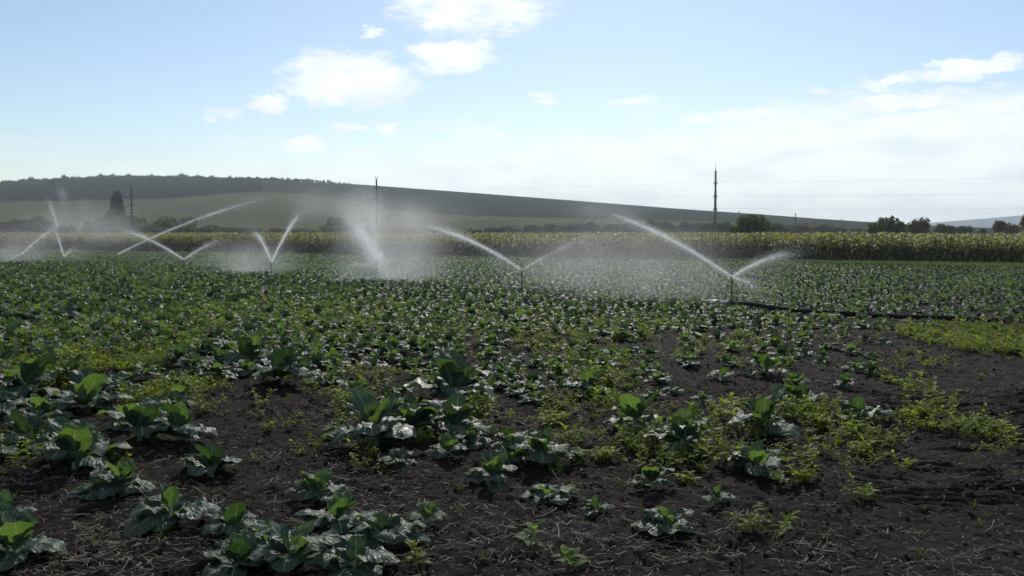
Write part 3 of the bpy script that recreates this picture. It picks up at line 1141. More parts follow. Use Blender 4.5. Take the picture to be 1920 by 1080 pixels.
GN = 'cabbage plants nearest the camera'
NEAR = [
    (28, 1052, 180, 'm', 'big cabbage plant cut off by the left edge, at the bottom left corner'),
    (322, 985, 170, 'm', 'broad cabbage plant with cupped grey leaf at bottom left, left of a paired plant'),
    (438, 1003, 130, 'u', 'upright cabbage plant with yellow-green heart between two broad plants at bottom left'),
    (508, 1045, 150, 'f', 'flat grey-leaved cabbage plant just below the upright yellow-green one'),
    (548, 1078, 185, 'f', 'cabbage with big pale crinkled leaf at the bottom edge, left of centre'),
    (665, 1088, 160, 'f', 'pale ribbed cabbage leaves cut off by the bottom edge, right of the crinkled one'),
    (590, 940, 120, 'u', 'upright cabbage with bright translucent leaves standing alone on bare soil at lower left'),
    (630, 998, 125, 'f', 'low rounded grey cabbage between the bright upright one and the ribbed cup-shaped one'),
    (722, 1025, 135, 'm', 'cup-shaped ribbed cabbage plant at lower left of centre'),
    (398, 893, 120, 'u', 'dark green cabbage standing alone with deep shadow at lower left'),
    (228, 928, 120, 'u', 'cabbage with one wide bright leaf, upper left neighbour of the broad bottom-left plant'),
    (140, 885, 180, 'm', 'wide cabbage with folded grey leaves near the left edge, lower part of the picture'),
    (50, 838, 130, 'm', 'cabbage at the left edge directly above the wide folded one'),
    (262, 835, 150, 'm', 'left one of two touching cabbages at the left border of the bare soil'),
    (338, 838, 130, 'u', 'right one of two touching cabbages at the left border of the bare soil'),
    (45, 745, 160, 'f', 'large spreading blue-grey cabbage at the left edge above the others'),
    (165, 770, 140, 'f', 'blue-grey cabbage with drooping leaves right of the large one at the left edge'),
    (75, 795, 110, 'u', 'cabbage with a round backlit leaf in the left edge cluster'),
    (705, 838, 190, 'm', 'wide crinkled grey cabbage left of centre, left one of a trio on dark soil'),
    (775, 818, 120, 'u', 'middle narrow cabbage of the trio left of centre on dark soil'),
    (850, 820, 150, 'm', 'right hooded cabbage of the trio left of centre on dark soil'),
    (848, 757, 170, 'm', 'dark dome-shaped cabbage with one erect green leaf near the centre'),
    (925, 905, 105, 'u', 'cabbage with one large round erect leaf, lower centre'),
    (1012, 868, 125, 'u', 'cabbage with erect round leaf and drooping side leaf right of lower centre'),
    (955, 872, 80, 'f', 'small glossy cabbage squeezed left of the one with drooping side leaf'),
    (1195, 812, 140, 'u', 'cabbage with two erect ear-like leaves right of centre'),
    (1282, 850, 130, 'u', 'cabbage with green upright leaf and glittering flat leaves, right of the ear-leaved one'),
    (1422, 893, 130, 'u', 'bright green upright cabbage at right, in front of a taller bluish one'),
    (1432, 822, 150, 'u', 'tall bluish cabbage with narrow ribs behind the bright green upright one'),
    (1222, 918, 90, 'u', 'small cabbage with two round green leaves on bare soil right of centre'),
    (1030, 935, 110, 'f', 'flat glittering cabbage low on the soil at lower centre'),
    (1345, 948, 70, 's', 'tiny cabbage seedling on bare soil, lower right of centre'),
    (1252, 1003, 115, 'f', 'small cabbage with spread shiny leaves near the bottom, right of centre'),
    (1118, 962, 65, 's', 'tiny two-leaved cabbage seedling near the bottom centre'),
    (1100, 742, 90, 'u', 'narrow upright cabbage among yellow weeds right of centre'),
    (1495, 762, 85, 's', 'small cabbage on open soil, right of the tall yellow weed'),
    (1608, 792, 90, 's', 'small leaning cabbage above the weed mat at the right'),
    (1295, 800, 70, 's', 'small dark cabbage above the one with glittering flat leaves'),
    (1440, 705, 80, 's', 'small cabbage with glossy side leaves on the open soil at right'),
    (530, 725, 130, 'f', 'flat cabbage at the upper rim of the bare soil left of centre'),
    (5, 985, 110, 'f', 'cabbage half cut off by the left edge, just above the bottom left corner plant'),
    (445, 1072, 130, 'f', 'low grey cabbage at the bottom edge left of the crinkled one'),
    (800, 985, 70, 's', 'tiny cabbage seedling on bare soil right of the cup-shaped ribbed plant'),
    (185, 925, 100, 'f', 'low cabbage between the wide folded one and the one with a bright leaf'),
    (470, 690, 120, 'm', 'dark cabbage at the upper left corner of the bare soil'),
]


def in_bare(px, py):
    """how bare the soil is at a pixel of the photograph, 0 full stand .. 1 nothing"""
    b = 0 * px
    e = lambda cx, cy, rx, ry: np.clip(1.35 - ((px - cx) / rx) ** 2 - ((py - cy) / ry) ** 2, 0, 1)
    for c in [(230, 700, 110, 30), (315, 745, 50, 18), (520, 770, 170, 90), (560, 850, 200, 70), (150, 980, 180, 60), (980, 800, 110, 40), (850, 960, 280, 90), (700, 720, 90, 30)]:
        b = np.maximum(b, e(*c))
    b = np.maximum(b, .72 * sstep(py + .22 * (px - 1300), 700, 790) * sstep(px, 820, 980))
    b = np.maximum(b, sstep(px + .9 * (py - 620), 1500, 1800) * sstep(py, 600, 640))
    b = np.maximum(b, .93 * sstep(py, 850, 880))
    b = np.maximum(b, sstep(px + .55 * (py - 850), 1520, 1620) * sstep(py, 640, 700))
    return b


PIPE_PX = [(1385, 579), (1440, 582), (1560, 592), (1720, 601), (1900, 609)]


def by_pipe(X, Y):
    """True on the trodden strip along the near side of the black pipe"""
    g = [G(*q) for q in PIPE_PX]
    py = np.interp(X, [q.x for q in g], [q.y for q in g])
    return (X > g[0].x) & (X < g[-1].x + .4) & (Y - py > -1.7) & (Y - py < .25)


def build_cabbages():
    pts = []
    for k, (x, y, w, st, lab) in enumerate(NEAR):
        p = gz(x, y)
        s = (w * p.y / F) / .58
        if st == 's':
            s *= 1.15
        cabbage(p, s, st, lab, GN, 1000 + k, random.random() * 6.28)
        pts.append((p.x, p.y, .26 * s))
    near = np.array(pts)
    # the stand: rows with gaps, sparser to the right and front
    P = []
    row_dir = R(27)
    c_, s_ = math.cos(row_dir), math.sin(row_dir)
    for yy in np.arange(-60, 140, .52):
        xx = np.arange(-110, 120, .40) + rng.uniform(-.2, .2)
        n = len(xx)
        a = xx + rng.normal(0, .09, n)
        b_ = yy + rng.normal(0, .10, n)
        P.append(np.stack([a * c_ + b_ * s_, -a * s_ + b_ * c_], -1))
    P = np.concatenate(P)
    d = np.array((corn_d.x, corn_d.y))
    nn = np.array((corn_n.x, corn_n.y))
    beyond = (P - np.array((EDGE0.x, EDGE0.y))) @ nn
    along = (P - np.array((EDGE0.x, EDGE0.y))) @ d
    margin = 1.3 + 7.0 * sstep(-along, -45, -5)
    P = P[(P[:, 1] > 6.5) & (beyond < -margin)]
    px, py = proj(P[:, 0], P[:, 1], np.zeros(len(P)))
    ok = (px > -160) & (px < 2080) & (py < 1120)
    P, px, py = P[ok], px[ok], py[ok]
    bare = in_bare(px, py)
    dens = (1 - bare) * (.93 - .55 * sstep(px, 700, 1400) * sstep(py, 575, 650))
    dens *= np.clip(.62 + 1.5 * (fbm(P[:, 0] * .35, P[:, 1] * .35, 3) + .18), .25, 1)
    ok = rng.random(len(P)) < dens
    P, px, py = P[ok], px[ok], py[ok]
    dd = np.full(len(P), 9.0)
    for (x, y, r_) in near:
        dd = np.minimum(dd, np.hypot(P[:, 0] - x, P[:, 1] - y) - r_)
    ok = (dd > .16) & ~(by_pipe(P[:, 0], P[:, 1]) & (rng.random(len(P)) < .66))
    P, px, py = P[ok], px[ok], py[ok]
    n = len(P)
    big = sstep(-px, -1000, -300)
    s = (.52 + .34 * rng.random(n) + .22 * big) * (1 - .18 * sstep(px, 1000, 1700))
    Z = height(P[:, 0], P[:, 1])
    order = np.argsort(np.hypot(P[:, 0], P[:, 1]))
    hi = [merged(700 + k, 'mufm'[k % 4], 1) for k in range(8)]
    lo = [merged(700 + k, 'mufm'[k % 4], 2) for k in range(8)]
    rt = rots(n, .08)
    idx = rng.integers(0, 8, n)
    seen = [i for i in order if -20 < px[i] < 1940][:300 - len(NEAR)]
    for q, i in enumerate(seen):
        g = 'cabbages of the nearer stand'
        hz = ('close to the left edge', 'below the low crossing jets', 'below the V-shaped arcs', 'below the bright white plume', 'below the sprinkler right of centre', 'left below the rightmost sprinkler', 'below the black pipe', 'towards the right edge')[
            int(np.searchsorted([160, 380, 600, 820, 1080, 1330, 1620], px[i]))]
        vt = (
            'in the nearest fringe of the stand' if py[i] > 720 else 'just behind the nearest fringe' if py[i] > 680 else 'in the middle of the near stand' if py[i] > 650 else 'farther back in the stand')
        z = 'grey-green cabbage plant %s, %s' % (vt, hz)
        if q < 70:      # near enough to see the leaves
            o = cabbage((P[i, 0], P[i, 1], Z[i]), float(s[i]), 'mufm'[idx[i] % 4] if px[i] < 1300 else 'us'[idx[i] % 2], z, g, 3000 + q, float(rt[i, 2]))
        else:
            o = add('cabbage_plant', hi[idx[i]], loc=(P[i, 0], P[i, 1], Z[i]), rot=rt[i], scale=float(s[i]))
            tag(o, z, 'cabbage', g)
    rest = np.ones(n, bool)
    rest[seen] = False
    source('cabbage', lo)
    scatter('cabbage_stand', 'cabbage', np.stack([P[rest, 0], P[rest, 1], Z[rest]], -1), rt[rest], s[rest], idx[rest], 'grey-green cabbage stand filling the far field up to the corn', 'cabbages')
    print('cabbages', n, 'named', len(seen))


build_cabbages()


# ------------------------------------------------------------------ weeds, grass, straw, clods
def blade_leaf(g, base, yaw, L, W, e0, bend, mi=0, nu=4):
    """pointed ovate leaf, folded on its midrib"""
    cx, cy = math.cos(yaw), math.sin(yaw)
    r, z = 0.0, 0.0
    vs, fs = [], []
    for i in range(nu + 1):
        t = i / nu
        a = e0 - bend * t
        if i:
            r += math.cos(a) * L / nu
            z += math.sin(a) * L / nu
        w = W / 2 * (.10 if i == 0 else (.03 if i == nu else math.sin(math.pi * t ** .7) ** .8))
        for s in (-1, 0, 1):
            vs.append((base[0] + cx * r - cy * s * w, base[1] + cy * r + cx * s * w, base[2] + z + abs(s) * w * .3))
    for i in range(nu):
        o = i * 3
        fs += [(o, o + 1, o + 4, o + 3), (o + 1, o + 2, o + 5, o + 4)]
    g.add(vs, fs, mi=mi)


def weed_mesh(seed, h=.16, n=14, L=.07, mat='weed'):
    r = np.random.default_rng(seed)
    g = Geo()
    stems = 3
    for s in range(stems):
        a = s * 2.1 + r.random()
        tip = Vector((math.cos(a) * h * .7, math.sin(a) * h * .7, h * (.6 + .5 * r.random())))
        g.tube([(0, 0, -.02), tip * .5 + Vector((0, 0, h * .1)), tip], [.004, .003, .0015], 4, 0)
        for k in range(n // stems):
            t = .35 + .65 * k / (n // stems)
            blade_leaf(g, tuple(tip * t), r.random() * 6.28, L * (.7 + .6 * r.random()), L * .5, .5 + r.normal(0, .3), .7)
    return g.mesh('weed_plant', [M[mat]], False)


def grass_mesh(seed, h=.16, n=14):
    r = np.random.default_rng(seed)
    g = Geo()
    for k in range(n):
        ribbon(g, (r.normal(0, .02), r.normal(0, .02), -.01), r.random() * 6.28, h * (.6 + .7 * r.random()), 1.35 + r.normal(0, .15), .7 + r.random() * .8, .0038, 4, 0, 0, .2)
    return g.mesh('grass_tuft', [M['grass']], False)


def weed_thing(x, y, h, n, L, mat, label, name='weed_plant'):
    p = gz(x, y)
    o = add(name, None, loc=p)
    r = np.random.default_rng(int(x * 7 + y))
    g = Geo()
    lean = Vector((r.normal(0, .05), r.normal(0, .05), 0))
    g.tube([(0, 0, -.03), (lean.x * .4, lean.y * .4, h * .5), (lean.x, lean.y, h)], [.006, .005, .002], 6)
    add('stem', g.mesh('stem', [M[mat]]), o)
    for k in range(n):
        t = .3 + .7 * k / max(1, n - 1)
        g = Geo()
        sz = L * (1.15 - .55 * t) * (.8 + .4 * r.random())
        blade_leaf(g, (lean.x * t, lean.y * t, h * t), k * 2.4 + r.normal(0, .3), sz, sz * .52, .35 + .5 * t + r.normal(0, .15), .8, 0, 6)
        add('leaf', g.mesh('leaf', [M[mat]], True), o)
    tag(o, label, 'weed', 'single weeds among the cabbages')


def build_ground_cover():
    source('weed', [weed_mesh(300 + k, .11 + .05 * (k % 3), 18 + 3 * k, .045 + .012 * (k % 4)) for k in range(5)])
    source('grass', [grass_mesh(320 + k) for k in range(4)])
    # weed mats: centre px, half size px, density per square metre
    mats = [(200, 685, 180, 55, 75), (310, 742, 80, 30, 70), (60, 640, 110, 40, 50), (330, 610, 160, 40, 40), (620, 600, 160, 30, 30), (1110, 700, 90, 45, 34), (1100, 765, 95, 30, 34), (1070, 835, 50, 14, 34), (1190, 850, 130, 20, 40), (1310, 862, 60, 18, 34),
            (1580, 815, 105, 50, 52), (1760, 795, 95, 34, 62), (1620, 868, 95, 24, 42), (1740, 745, 40, 30, 50), (1900, 655, 130, 40, 44), (1900, 625, 120, 16, 24), (1500, 905, 30, 12, 50), (1625, 935, 40, 14, 50),
            (660, 755, 45, 22, 40), (740, 775, 60, 20, 30), (880, 775, 60, 22, 30), (1420, 1000, 55, 14, 30), (1260, 880, 90, 24, 18), (950, 640, 250, 40, 8), (450, 640, 250, 50, 14), (1150, 620, 250, 30, 10), (0, 850, 60, 40, 24),
            (1380, 790, 60, 40, 26), (1850, 830, 60, 16, 34), (1040, 800, 50, 25, 30)]
    P = []
    for (x, y, rx, ry, de) in mats:
        a, b_ = G(x - rx, y), G(x + rx, y)
        f0, f1 = G(x, y + ry), G(x, y - ry)
        cx, cy, hx, hy = (a.x + b_.x) / 2, (f0.y + f1.y) / 2, (b_.x - a.x) / 2, (f1.y - f0.y) / 2
        n = int(de * math.pi * hx * hy)
        th, q = rng.random(n) * 6.28, np.sqrt(rng.random(n))
        X, Y = cx + hx * q * np.cos(th), cy + hy * q * np.sin(th)
        k = (fbm(X * 1.3, Y * 1.3, 3) + .5 - .38 * q ** 2) > rng.random(n) * .55
        P.append(np.stack([X[k], Y[k]], -1))
    # a thin sprinkling all over the stand
    n = 9000
    X, Y = rng.uniform(-26, 26, n), 9 + 34 * rng.random(n) ** 1.4
    k = (np.abs(X) < Y * .58) & (fbm(X * .5 + 7, Y * .5, 3) > -.02) & (track_mask(X, Y) < .3)
    P.append(np.stack([X[k], Y[k]], -1)[:1500])
    P = np.concatenate(P)
    P = P[~(by_pipe(P[:, 0], P[:, 1]) & (rng.random(len(P)) < .85))]
    n = len(P)
    scatter('weed_mat', 'weed', np.c_[P, height(P[:, 0], P[:, 1]) - .005], rots(n, .12), .65 + .75 * rng.random(n), rng.integers(0, 5, n), 'yellow-green mats of low weeds growing between the cabbages', 'weeds')
    # grass: strip along the corn on the right, wisps in the field, the corner by the pipe
    S = []
    n = 26000
    s = rng.random(n) * 62
    b_ = -rng.random(n) * (1.5 + 7.5 * sstep(-s, -50, -8)) + .6
    S.append(np.stack([EDGE0.x + corn_d.x * s + corn_n.x * b_, EDGE0.y + corn_d.y * s + corn_n.y * b_, 1.6 + .7 * rng.random(n)], -1))
    n = 260
    X, Y = rng.uniform(-6, 6, n), rng.uniform(6.2, 18, n)
    S.append(np.stack([X, Y, .25 + .5 * rng.random(n)], -1)[np.abs(X) < Y * .56])
    S = np.concatenate(S)
    n = len(S)
    scatter('grass', 'grass', np.c_[S[:, :2], height(S[:, 0], S[:, 1])], rots(n, .1), S[:, 2], rng.integers(0, 4, n), 'green grass strip before the corn and wisps in the field', 'grass')
    # straw and dry stems
    ms = []
    for k in range(12):
        r = np.random.default_rng(400 + k)
        g = Geo()
        L = .05 + .17 * r.random() ** 1.5 if k < 9 else .015 + .03 * r.random()
        bent = .42 if k % 4 == 0 else .12
        pts = []
        a = 0.0
        p = np.array((-L / 2, 0, .006))
        for i in range(6):
            pts.append(tuple(p))
            a += r.normal(0, bent)
            p = p + np.array((math.cos(a), math.sin(a), r.normal(0, .16))) * L / 5
            p[2] = max(.002, p[2])
        g.tube(pts, [.0014 + .0018 * r.random()] * 5 + [.0008], 5)
        if k % 3 == 0:
            g.tube([pts[2], (pts[2][0] + .02, pts[2][1] + .03, .02), (pts[2][0] + .03, pts[2][1] + .06, .015)], [.002, .0016, .001], 4)
        ms.append(g.mesh('straw', [M['straw']]))
    source('straw', ms)
    n = 12000
    X, Y = rng.uniform(-7, 7.5, n), 6 + 11 * rng.random(n) ** 1.5
    dn = fbm(X * .9 + 20, Y * .9, 3) + .5
    k = (np.abs(X) < Y * .57) & (dn > .32 + .5 * rng.random(n)) & (rng.random(n) < 1 - .55 * track_mask(X, Y))
    X, Y = X[k], Y[k]
    for (x, y, rx, ry, m) in [(150, 1040, 170, 40, 420), (1230, 1040, 280, 50, 380), (640, 840, 160, 60, 260), (1800, 1040, 130, 40, 120), (900, 1000, 260, 60, 260), (560, 1000, 150, 50, 100)]:
        a, b_ = G(x - rx, y + ry), G(x + rx, y - ry)
        X = np.r_[X, rng.normal((a.x + b_.x) / 2, abs(b_.x - a.x) / 2.2, m)]
        Y = np.r_[Y, rng.normal((a.y + b_.y) / 2, abs(b_.y - a.y) / 2.2, m)]
    n = len(X)
    kk = rng.integers(0, 9, n)
    m = 11000
    xc, yc = rng.uniform(-8, 8, m), 6 + 11 * rng.random(m) ** 1.4
    X, Y, kk = np.r_[X, xc], np.r_[Y, yc], np.r_[kk, rng.integers(9, 12, m)]
    n = len(X)
    scatter('straw_litter', 'straw', np.c_[X, Y, height(X, Y) + .004], rots(n, .2), .6 + .8 * rng.random(n), kk, 'dry straw and dead stems littered on the dark soil', 'straw')
    # clods
    ms = []
    import bmesh
    for k in range(6):
        bm = bmesh.new()
        bmesh.ops.create_icosphere(bm, subdivisions=2, radius=.03)
        r = np.random.default_rng(440 + k)
        o = r.random(3) * 50
        for v in bm.verts:
            d = v.co.normalized()
            f = 1 + .9 * float(fbm(np.array(d.x * 1.6 + o[0] + d.z), np.array(d.y * 1.6 + o[1] - d.z), 3))
            v.co = Vector((d.x * 1.2, d.y, d.z * .75)) * .03 * f
        me = bpy.data.meshes.new('clod')
        bm.to_mesh(me)
        bm.free()
        me.materials.append(M['clod'])
        ms.append(me)
    source('clod', ms)
    n = 75000
    X, Y = rng.uniform(-9, 10, n), 5.8 + 16 * rng.random(n) ** 1.35
    k = (np.abs(X) < Y * .58) & (rng.random(n) < 1 - .6 * track_mask(X, Y))
    X, Y = X[k], Y[k]
    n = len(X)
    scatter('soil_clods', 'clod', np.c_[X, Y, height(X, Y) - .004], rots(n, .6), .10 + .8 * rng.random(n) ** 6, rng.integers(0, 6, n), 'crumbly dark clods of soil strewn over the field', 'soil clods')
    W = [(985, 1035, .15, 9, .15, 'weed2', 'broad-leaved green weed at the bottom centre, upper one of two'),
         (1085, 1072, .12, 9, .15, 'weed2', 'broad-leaved green weed at the bottom edge right of centre, lower one of two'),
         (785, 1078, .16, 16, .11, 'weed', 'feathery yellow-green weed at the bottom edge left of centre'),
         (1745, 772, .42, 22, .15, 'weed', 'tall yellow weed standing above the weed mat at the right'),
         (1372, 800, .34, 16, .15, 'weed', 'tall thin yellow weed left of the small cabbage on open soil'),
         (650, 765, .22, 12, .13, 'weed', 'yellow weed at the right rim of the bare soil left of centre'),
         (1465, 915, .10, 12, .11, 'weed', 'low pale weed just below the bright green upright cabbage'),
         (1625, 938, .10, 12, .14, 'weed', 'low pale weed alone near the track at lower right'),
         (1500, 755, .16, 8, .10, 'weed', 'thin yellow weed on open soil above the weed mat at right'),
         (1075, 925, .10, 14, .09, 'weed', 'fine olive weed below the small two-leaved cabbage right of centre'),
         (1410, 1003, .09, 12, .12, 'weed', 'flat dull weed on bare soil at the bottom right of centre'),
         (25, 885, .16, 10, .12, 'weed', 'yellow weed at the left edge below the cabbages')]
    for w in W:
        weed_thing(*w)
    # one fallen orange leaf
    p = gz(428, 1022)
    g = Geo()
    blade_leaf(g, (0, 0, .01), .4, .09, .06, .55, .9, 0, 6)
    tag(add('fallen_leaf', g.mesh('fallen_leaf', [M['dead']]), loc=p), 'small orange fallen leaf under the upright yellow-green cabbage at bottom left', 'leaf')


build_ground_cover()

# ------------------------------------------------------------------ irrigation: pipe, sprinklers, water
SPR = [  # head x, head y, base depth, label tail
    (1372, 520, 29.0, 'rightmost, nearest the black pipe'),
    (978, 507, 35.0, 'just right of the picture centre, second from the right'),
    (705, 500, 42.5, 'in the bright white plume before the forked power pole'),
    (509, 492, 48.5, 'throwing two arcs like a V'),
    (345, 487, 56.0, 'left of the V-shaped arcs, throwing low to both sides'),
    (220, 477, 68.0, 'throwing one long thin jet to the right'),
    (120, 481, 62.0, 'second from the left edge, with steep jet'),
    (41, 476, 68.0, 'leftmost, close to the left edge'),
]


def build_sprinklers():
    heads = []
    for k, (x, y, Y, tail) in enumerate(SPR):
        p = at(x, y, Y)
        H = p.z
        o = add('sprinkler', None, loc=(p.x, p.y, 0), rot=(0, R(1.0) * random.uniform(-1.5, 1.5), random.random() * 6))
        g = Geo()
        g.tube([(0, 0, -.1), (0, 0, H - .14)], [.032, .028], 8)
        g.tube([(0, 0, H - .16), (0, 0, H - .10)], [.042, .042], 8)
        add('riser', g.mesh('riser', [M['riser']]), o)
        g = Geo()
        g.tube([(0, 0, H - .10), (0, 0, H - .03), (0, 0, H - .01), (0, 0, H + .035)], [.030, .034, .022, .014], 8)
        hd = add('sprinkler_head', g.mesh('sprinkler_head', [M['brass']]), o)
        for s in (-1, 1):
            g = Geo()
            g.tube([(0, 0, H - .04), (s * .07, 0, H), (s * .10, 0, H + .02)], [.016, .014, .010], 7)
            add('nozzle', g.mesh('nozzle', [M['brass']]), hd)
        g = Geo()
        g.tube([(-.04, .03, H + .02), (.03, .04, H + .04), (.12, .02, H + .03)], [.008, .009, .012], 6)
        add('impact_arm', g.mesh('impact_arm', [M['steel']]), o)
        g = Geo()
        g.tube([(0, 0, 0), (0, 0, .09)], [.05, .035], 8)
        add('base_coupling', g.mesh('base_coupling', [M['riser']]), o)
        tag(o, 'sprinkler on a thin dark riser, ' + tail, 'sprinkler', 'irrigation sprinklers')
        heads.append(p)
    # pipe on the ground along the sprinkler line
    pts = [G(1900, 609), G(1820, 606), G(1720, 601), G(1560, 592), G(1440, 582)]
    ref = Vector((heads[0].x + .12, heads[0].y - .1, 0))
    pts.append(ref)
    for h in heads[1:5]:
        pts.append(Vector((h.x, h.y - .1, 0)))
    pts.append(Vector((heads[7].x - 6, heads[7].y + 4, 0)))
    path = []
    for a, b_ in zip(pts[:-1], pts[1:]):
        n = max(2, int((b_ - a).length / .8))
        for t in np.linspace(0, 1, n, endpoint=False):
            q = a.lerp(b_, t)
            q.x += .03 * math.sin(q.y * .9 + q.x * .35)
            q.y += .05 * math.sin(q.x * .5)
            q.z = float(height(q.x, q.y)) + (.09 if q.x > heads[0].x else .03) + .02 * math.sin(q.x * 1.3)
            path.append(q)
    g = Geo()
    g.tube(path, .062, 8)
    o = add('irrigation_pipe', None, loc=(0, 0, 0))
    add('hose', g.mesh('hose', [M['pipe']]), o)
    g = Geo()
    a, b_ = at(1322, 573, 29.25), at(1366, 577, 29.0)
    g.tube([(a.x, a.y, .13), ((a.x + b_.x) / 2, (a.y + b_.y) / 2, .135), (b_.x, b_.y, .13)], .058, 10)  # pale tube added to stand for the glare on the hose
    q = add('glare_length', g.mesh('glare_length', [M['pipe_glare']]), o)
    q['label'] = 'glare on the black pipe left of the riser, built as a pale length'
    tag(o, 'black irrigation pipe lying on the soil along the sprinklers', 'pipe')
    return heads


heads = build_sprinklers()
DROP = np.array([(1, 0, .25), (0, .75, -.25), (-1, 0, .25), (0, -.75, -.25)], float)
DF = np.array([(0, 1, 2), (0, 2, 3)])


def drops(name, P, rad, label):
    """water droplets: one small open folded grain each, so that light passes through"""
    n = len(P)
    q = rng.normal(0, 1, (n, 4))
    q /= np.linalg.norm(q, axis=1)[:, None]
    w, x, y, z = q.T
    Rm = np.stack([1 - 2 * (y * y + z * z), 2 * (x * y - z * w), 2 * (x * z + y * w), 2 * (x * y + z * w), 1 - 2 * (x * x + z * z), 2 * (y * z - x * w), 2 * (x * z - y * w), 2 * (y * z + x * w), 1 - 2 * (x * x + y * y)], -1).reshape(n, 3, 3)
    V = np.einsum('nij,kj->nki', Rm, DROP) * rad[:, None, None] + P[:, None, :]
    Fc = (DF[None] + 4 * np.arange(n)[:, None, None]).reshape(-1, 3)
    o = add(name, mesh(name, V.reshape(-1, 3), Fc, [M['water']], False))
    return tag(o, label, 'water spray', 'water thrown by the sprinklers', 'stuff')


def arc(P0, P1, sag, s):
    P0, P1 = np.array(P0), np.array(P1)
    p = P0 + (P1 - P0) * s[:, None]
    p[:, 2] += 4 * sag * s * (1 - s)
    return p


def jet(P0, P1, sag, n, w0, w1, tail=0, tmax=1.6, wt=.5, veil=0, vlen=1.0, wind=.25, power=1.0):
    """core of the jet, its breaking tail, and the veil that falls out of it"""
    s = rng.random(n) ** power
    tail, veil = int(tail * 2.6), int(veil * 2.4)
    A = arc(P0, P1, sag, s)
    sg = (w0 + (w1 - w0) * s ** 1.3)
    keep = rng.random(n) < 1 - .85 * sstep(s, .45, 1.05)
    sg = sg * np.where(rng.random(n) < .42, 2.6, .8)
    clump = .55 + .9 * vnoise(s * 26 + rng.random() * 50, s * 0 + 2.5)
    keep &= rng.random(n) < clump
    A = (A + rng.normal(0, 1, (n, 3)) * sg[:, None])[keep]
    out = [np.c_[A, np.ones(len(A))]]
    if tail:
        s = .6 + (tmax - .6) * rng.random(tail) ** 1.4
        B = arc(P0, P1, sag, s)
        B += rng.normal(0, 1, (tail, 3)) * (w1 + wt * np.maximum(s - .65, 0))[:, None]
        out.append(np.c_[B, np.full(len(B), .68)])
    if veil:
        s = .05 + vlen * rng.random(veil)
        C = arc(P0, P1, sag, s)
        fall = rng.random(veil) ** 1.3
        h = np.maximum(C[:, 2] - .1, .1)
        C[:, 2] -= h * fall
        C[:, 0] += wind * fall * h + rng.normal(0, .18, veil) * (1 + fall)
        C[:, 1] += rng.normal(0, .35, veil)
        out.append(np.c_[C, np.full(len(C), .72)])
    P = np.concatenate(out)
    return P[P[:, 2] > .06]


def puff(c, r, n, pw=.5):
    d = rng.normal(0, 1, (int(n * 2.0), 3)) * np.array(r)
    P = np.c_[np.array(c) + d, np.full(len(d), .72)]
    return P[P[:, 2] > .06]


def radii(P, base):
    n = len(P)
    dist = np.maximum(P[:, 1], 15)
    return base * .95 * (.45 + 1.0 * rng.random(n)) * (dist / 30) ** .75


def spray(label, *parts, base=.0046):
    P = np.concatenate(parts)
    return drops('water_spray', P[:, :3], radii(P, base) * P[:, 3], label)


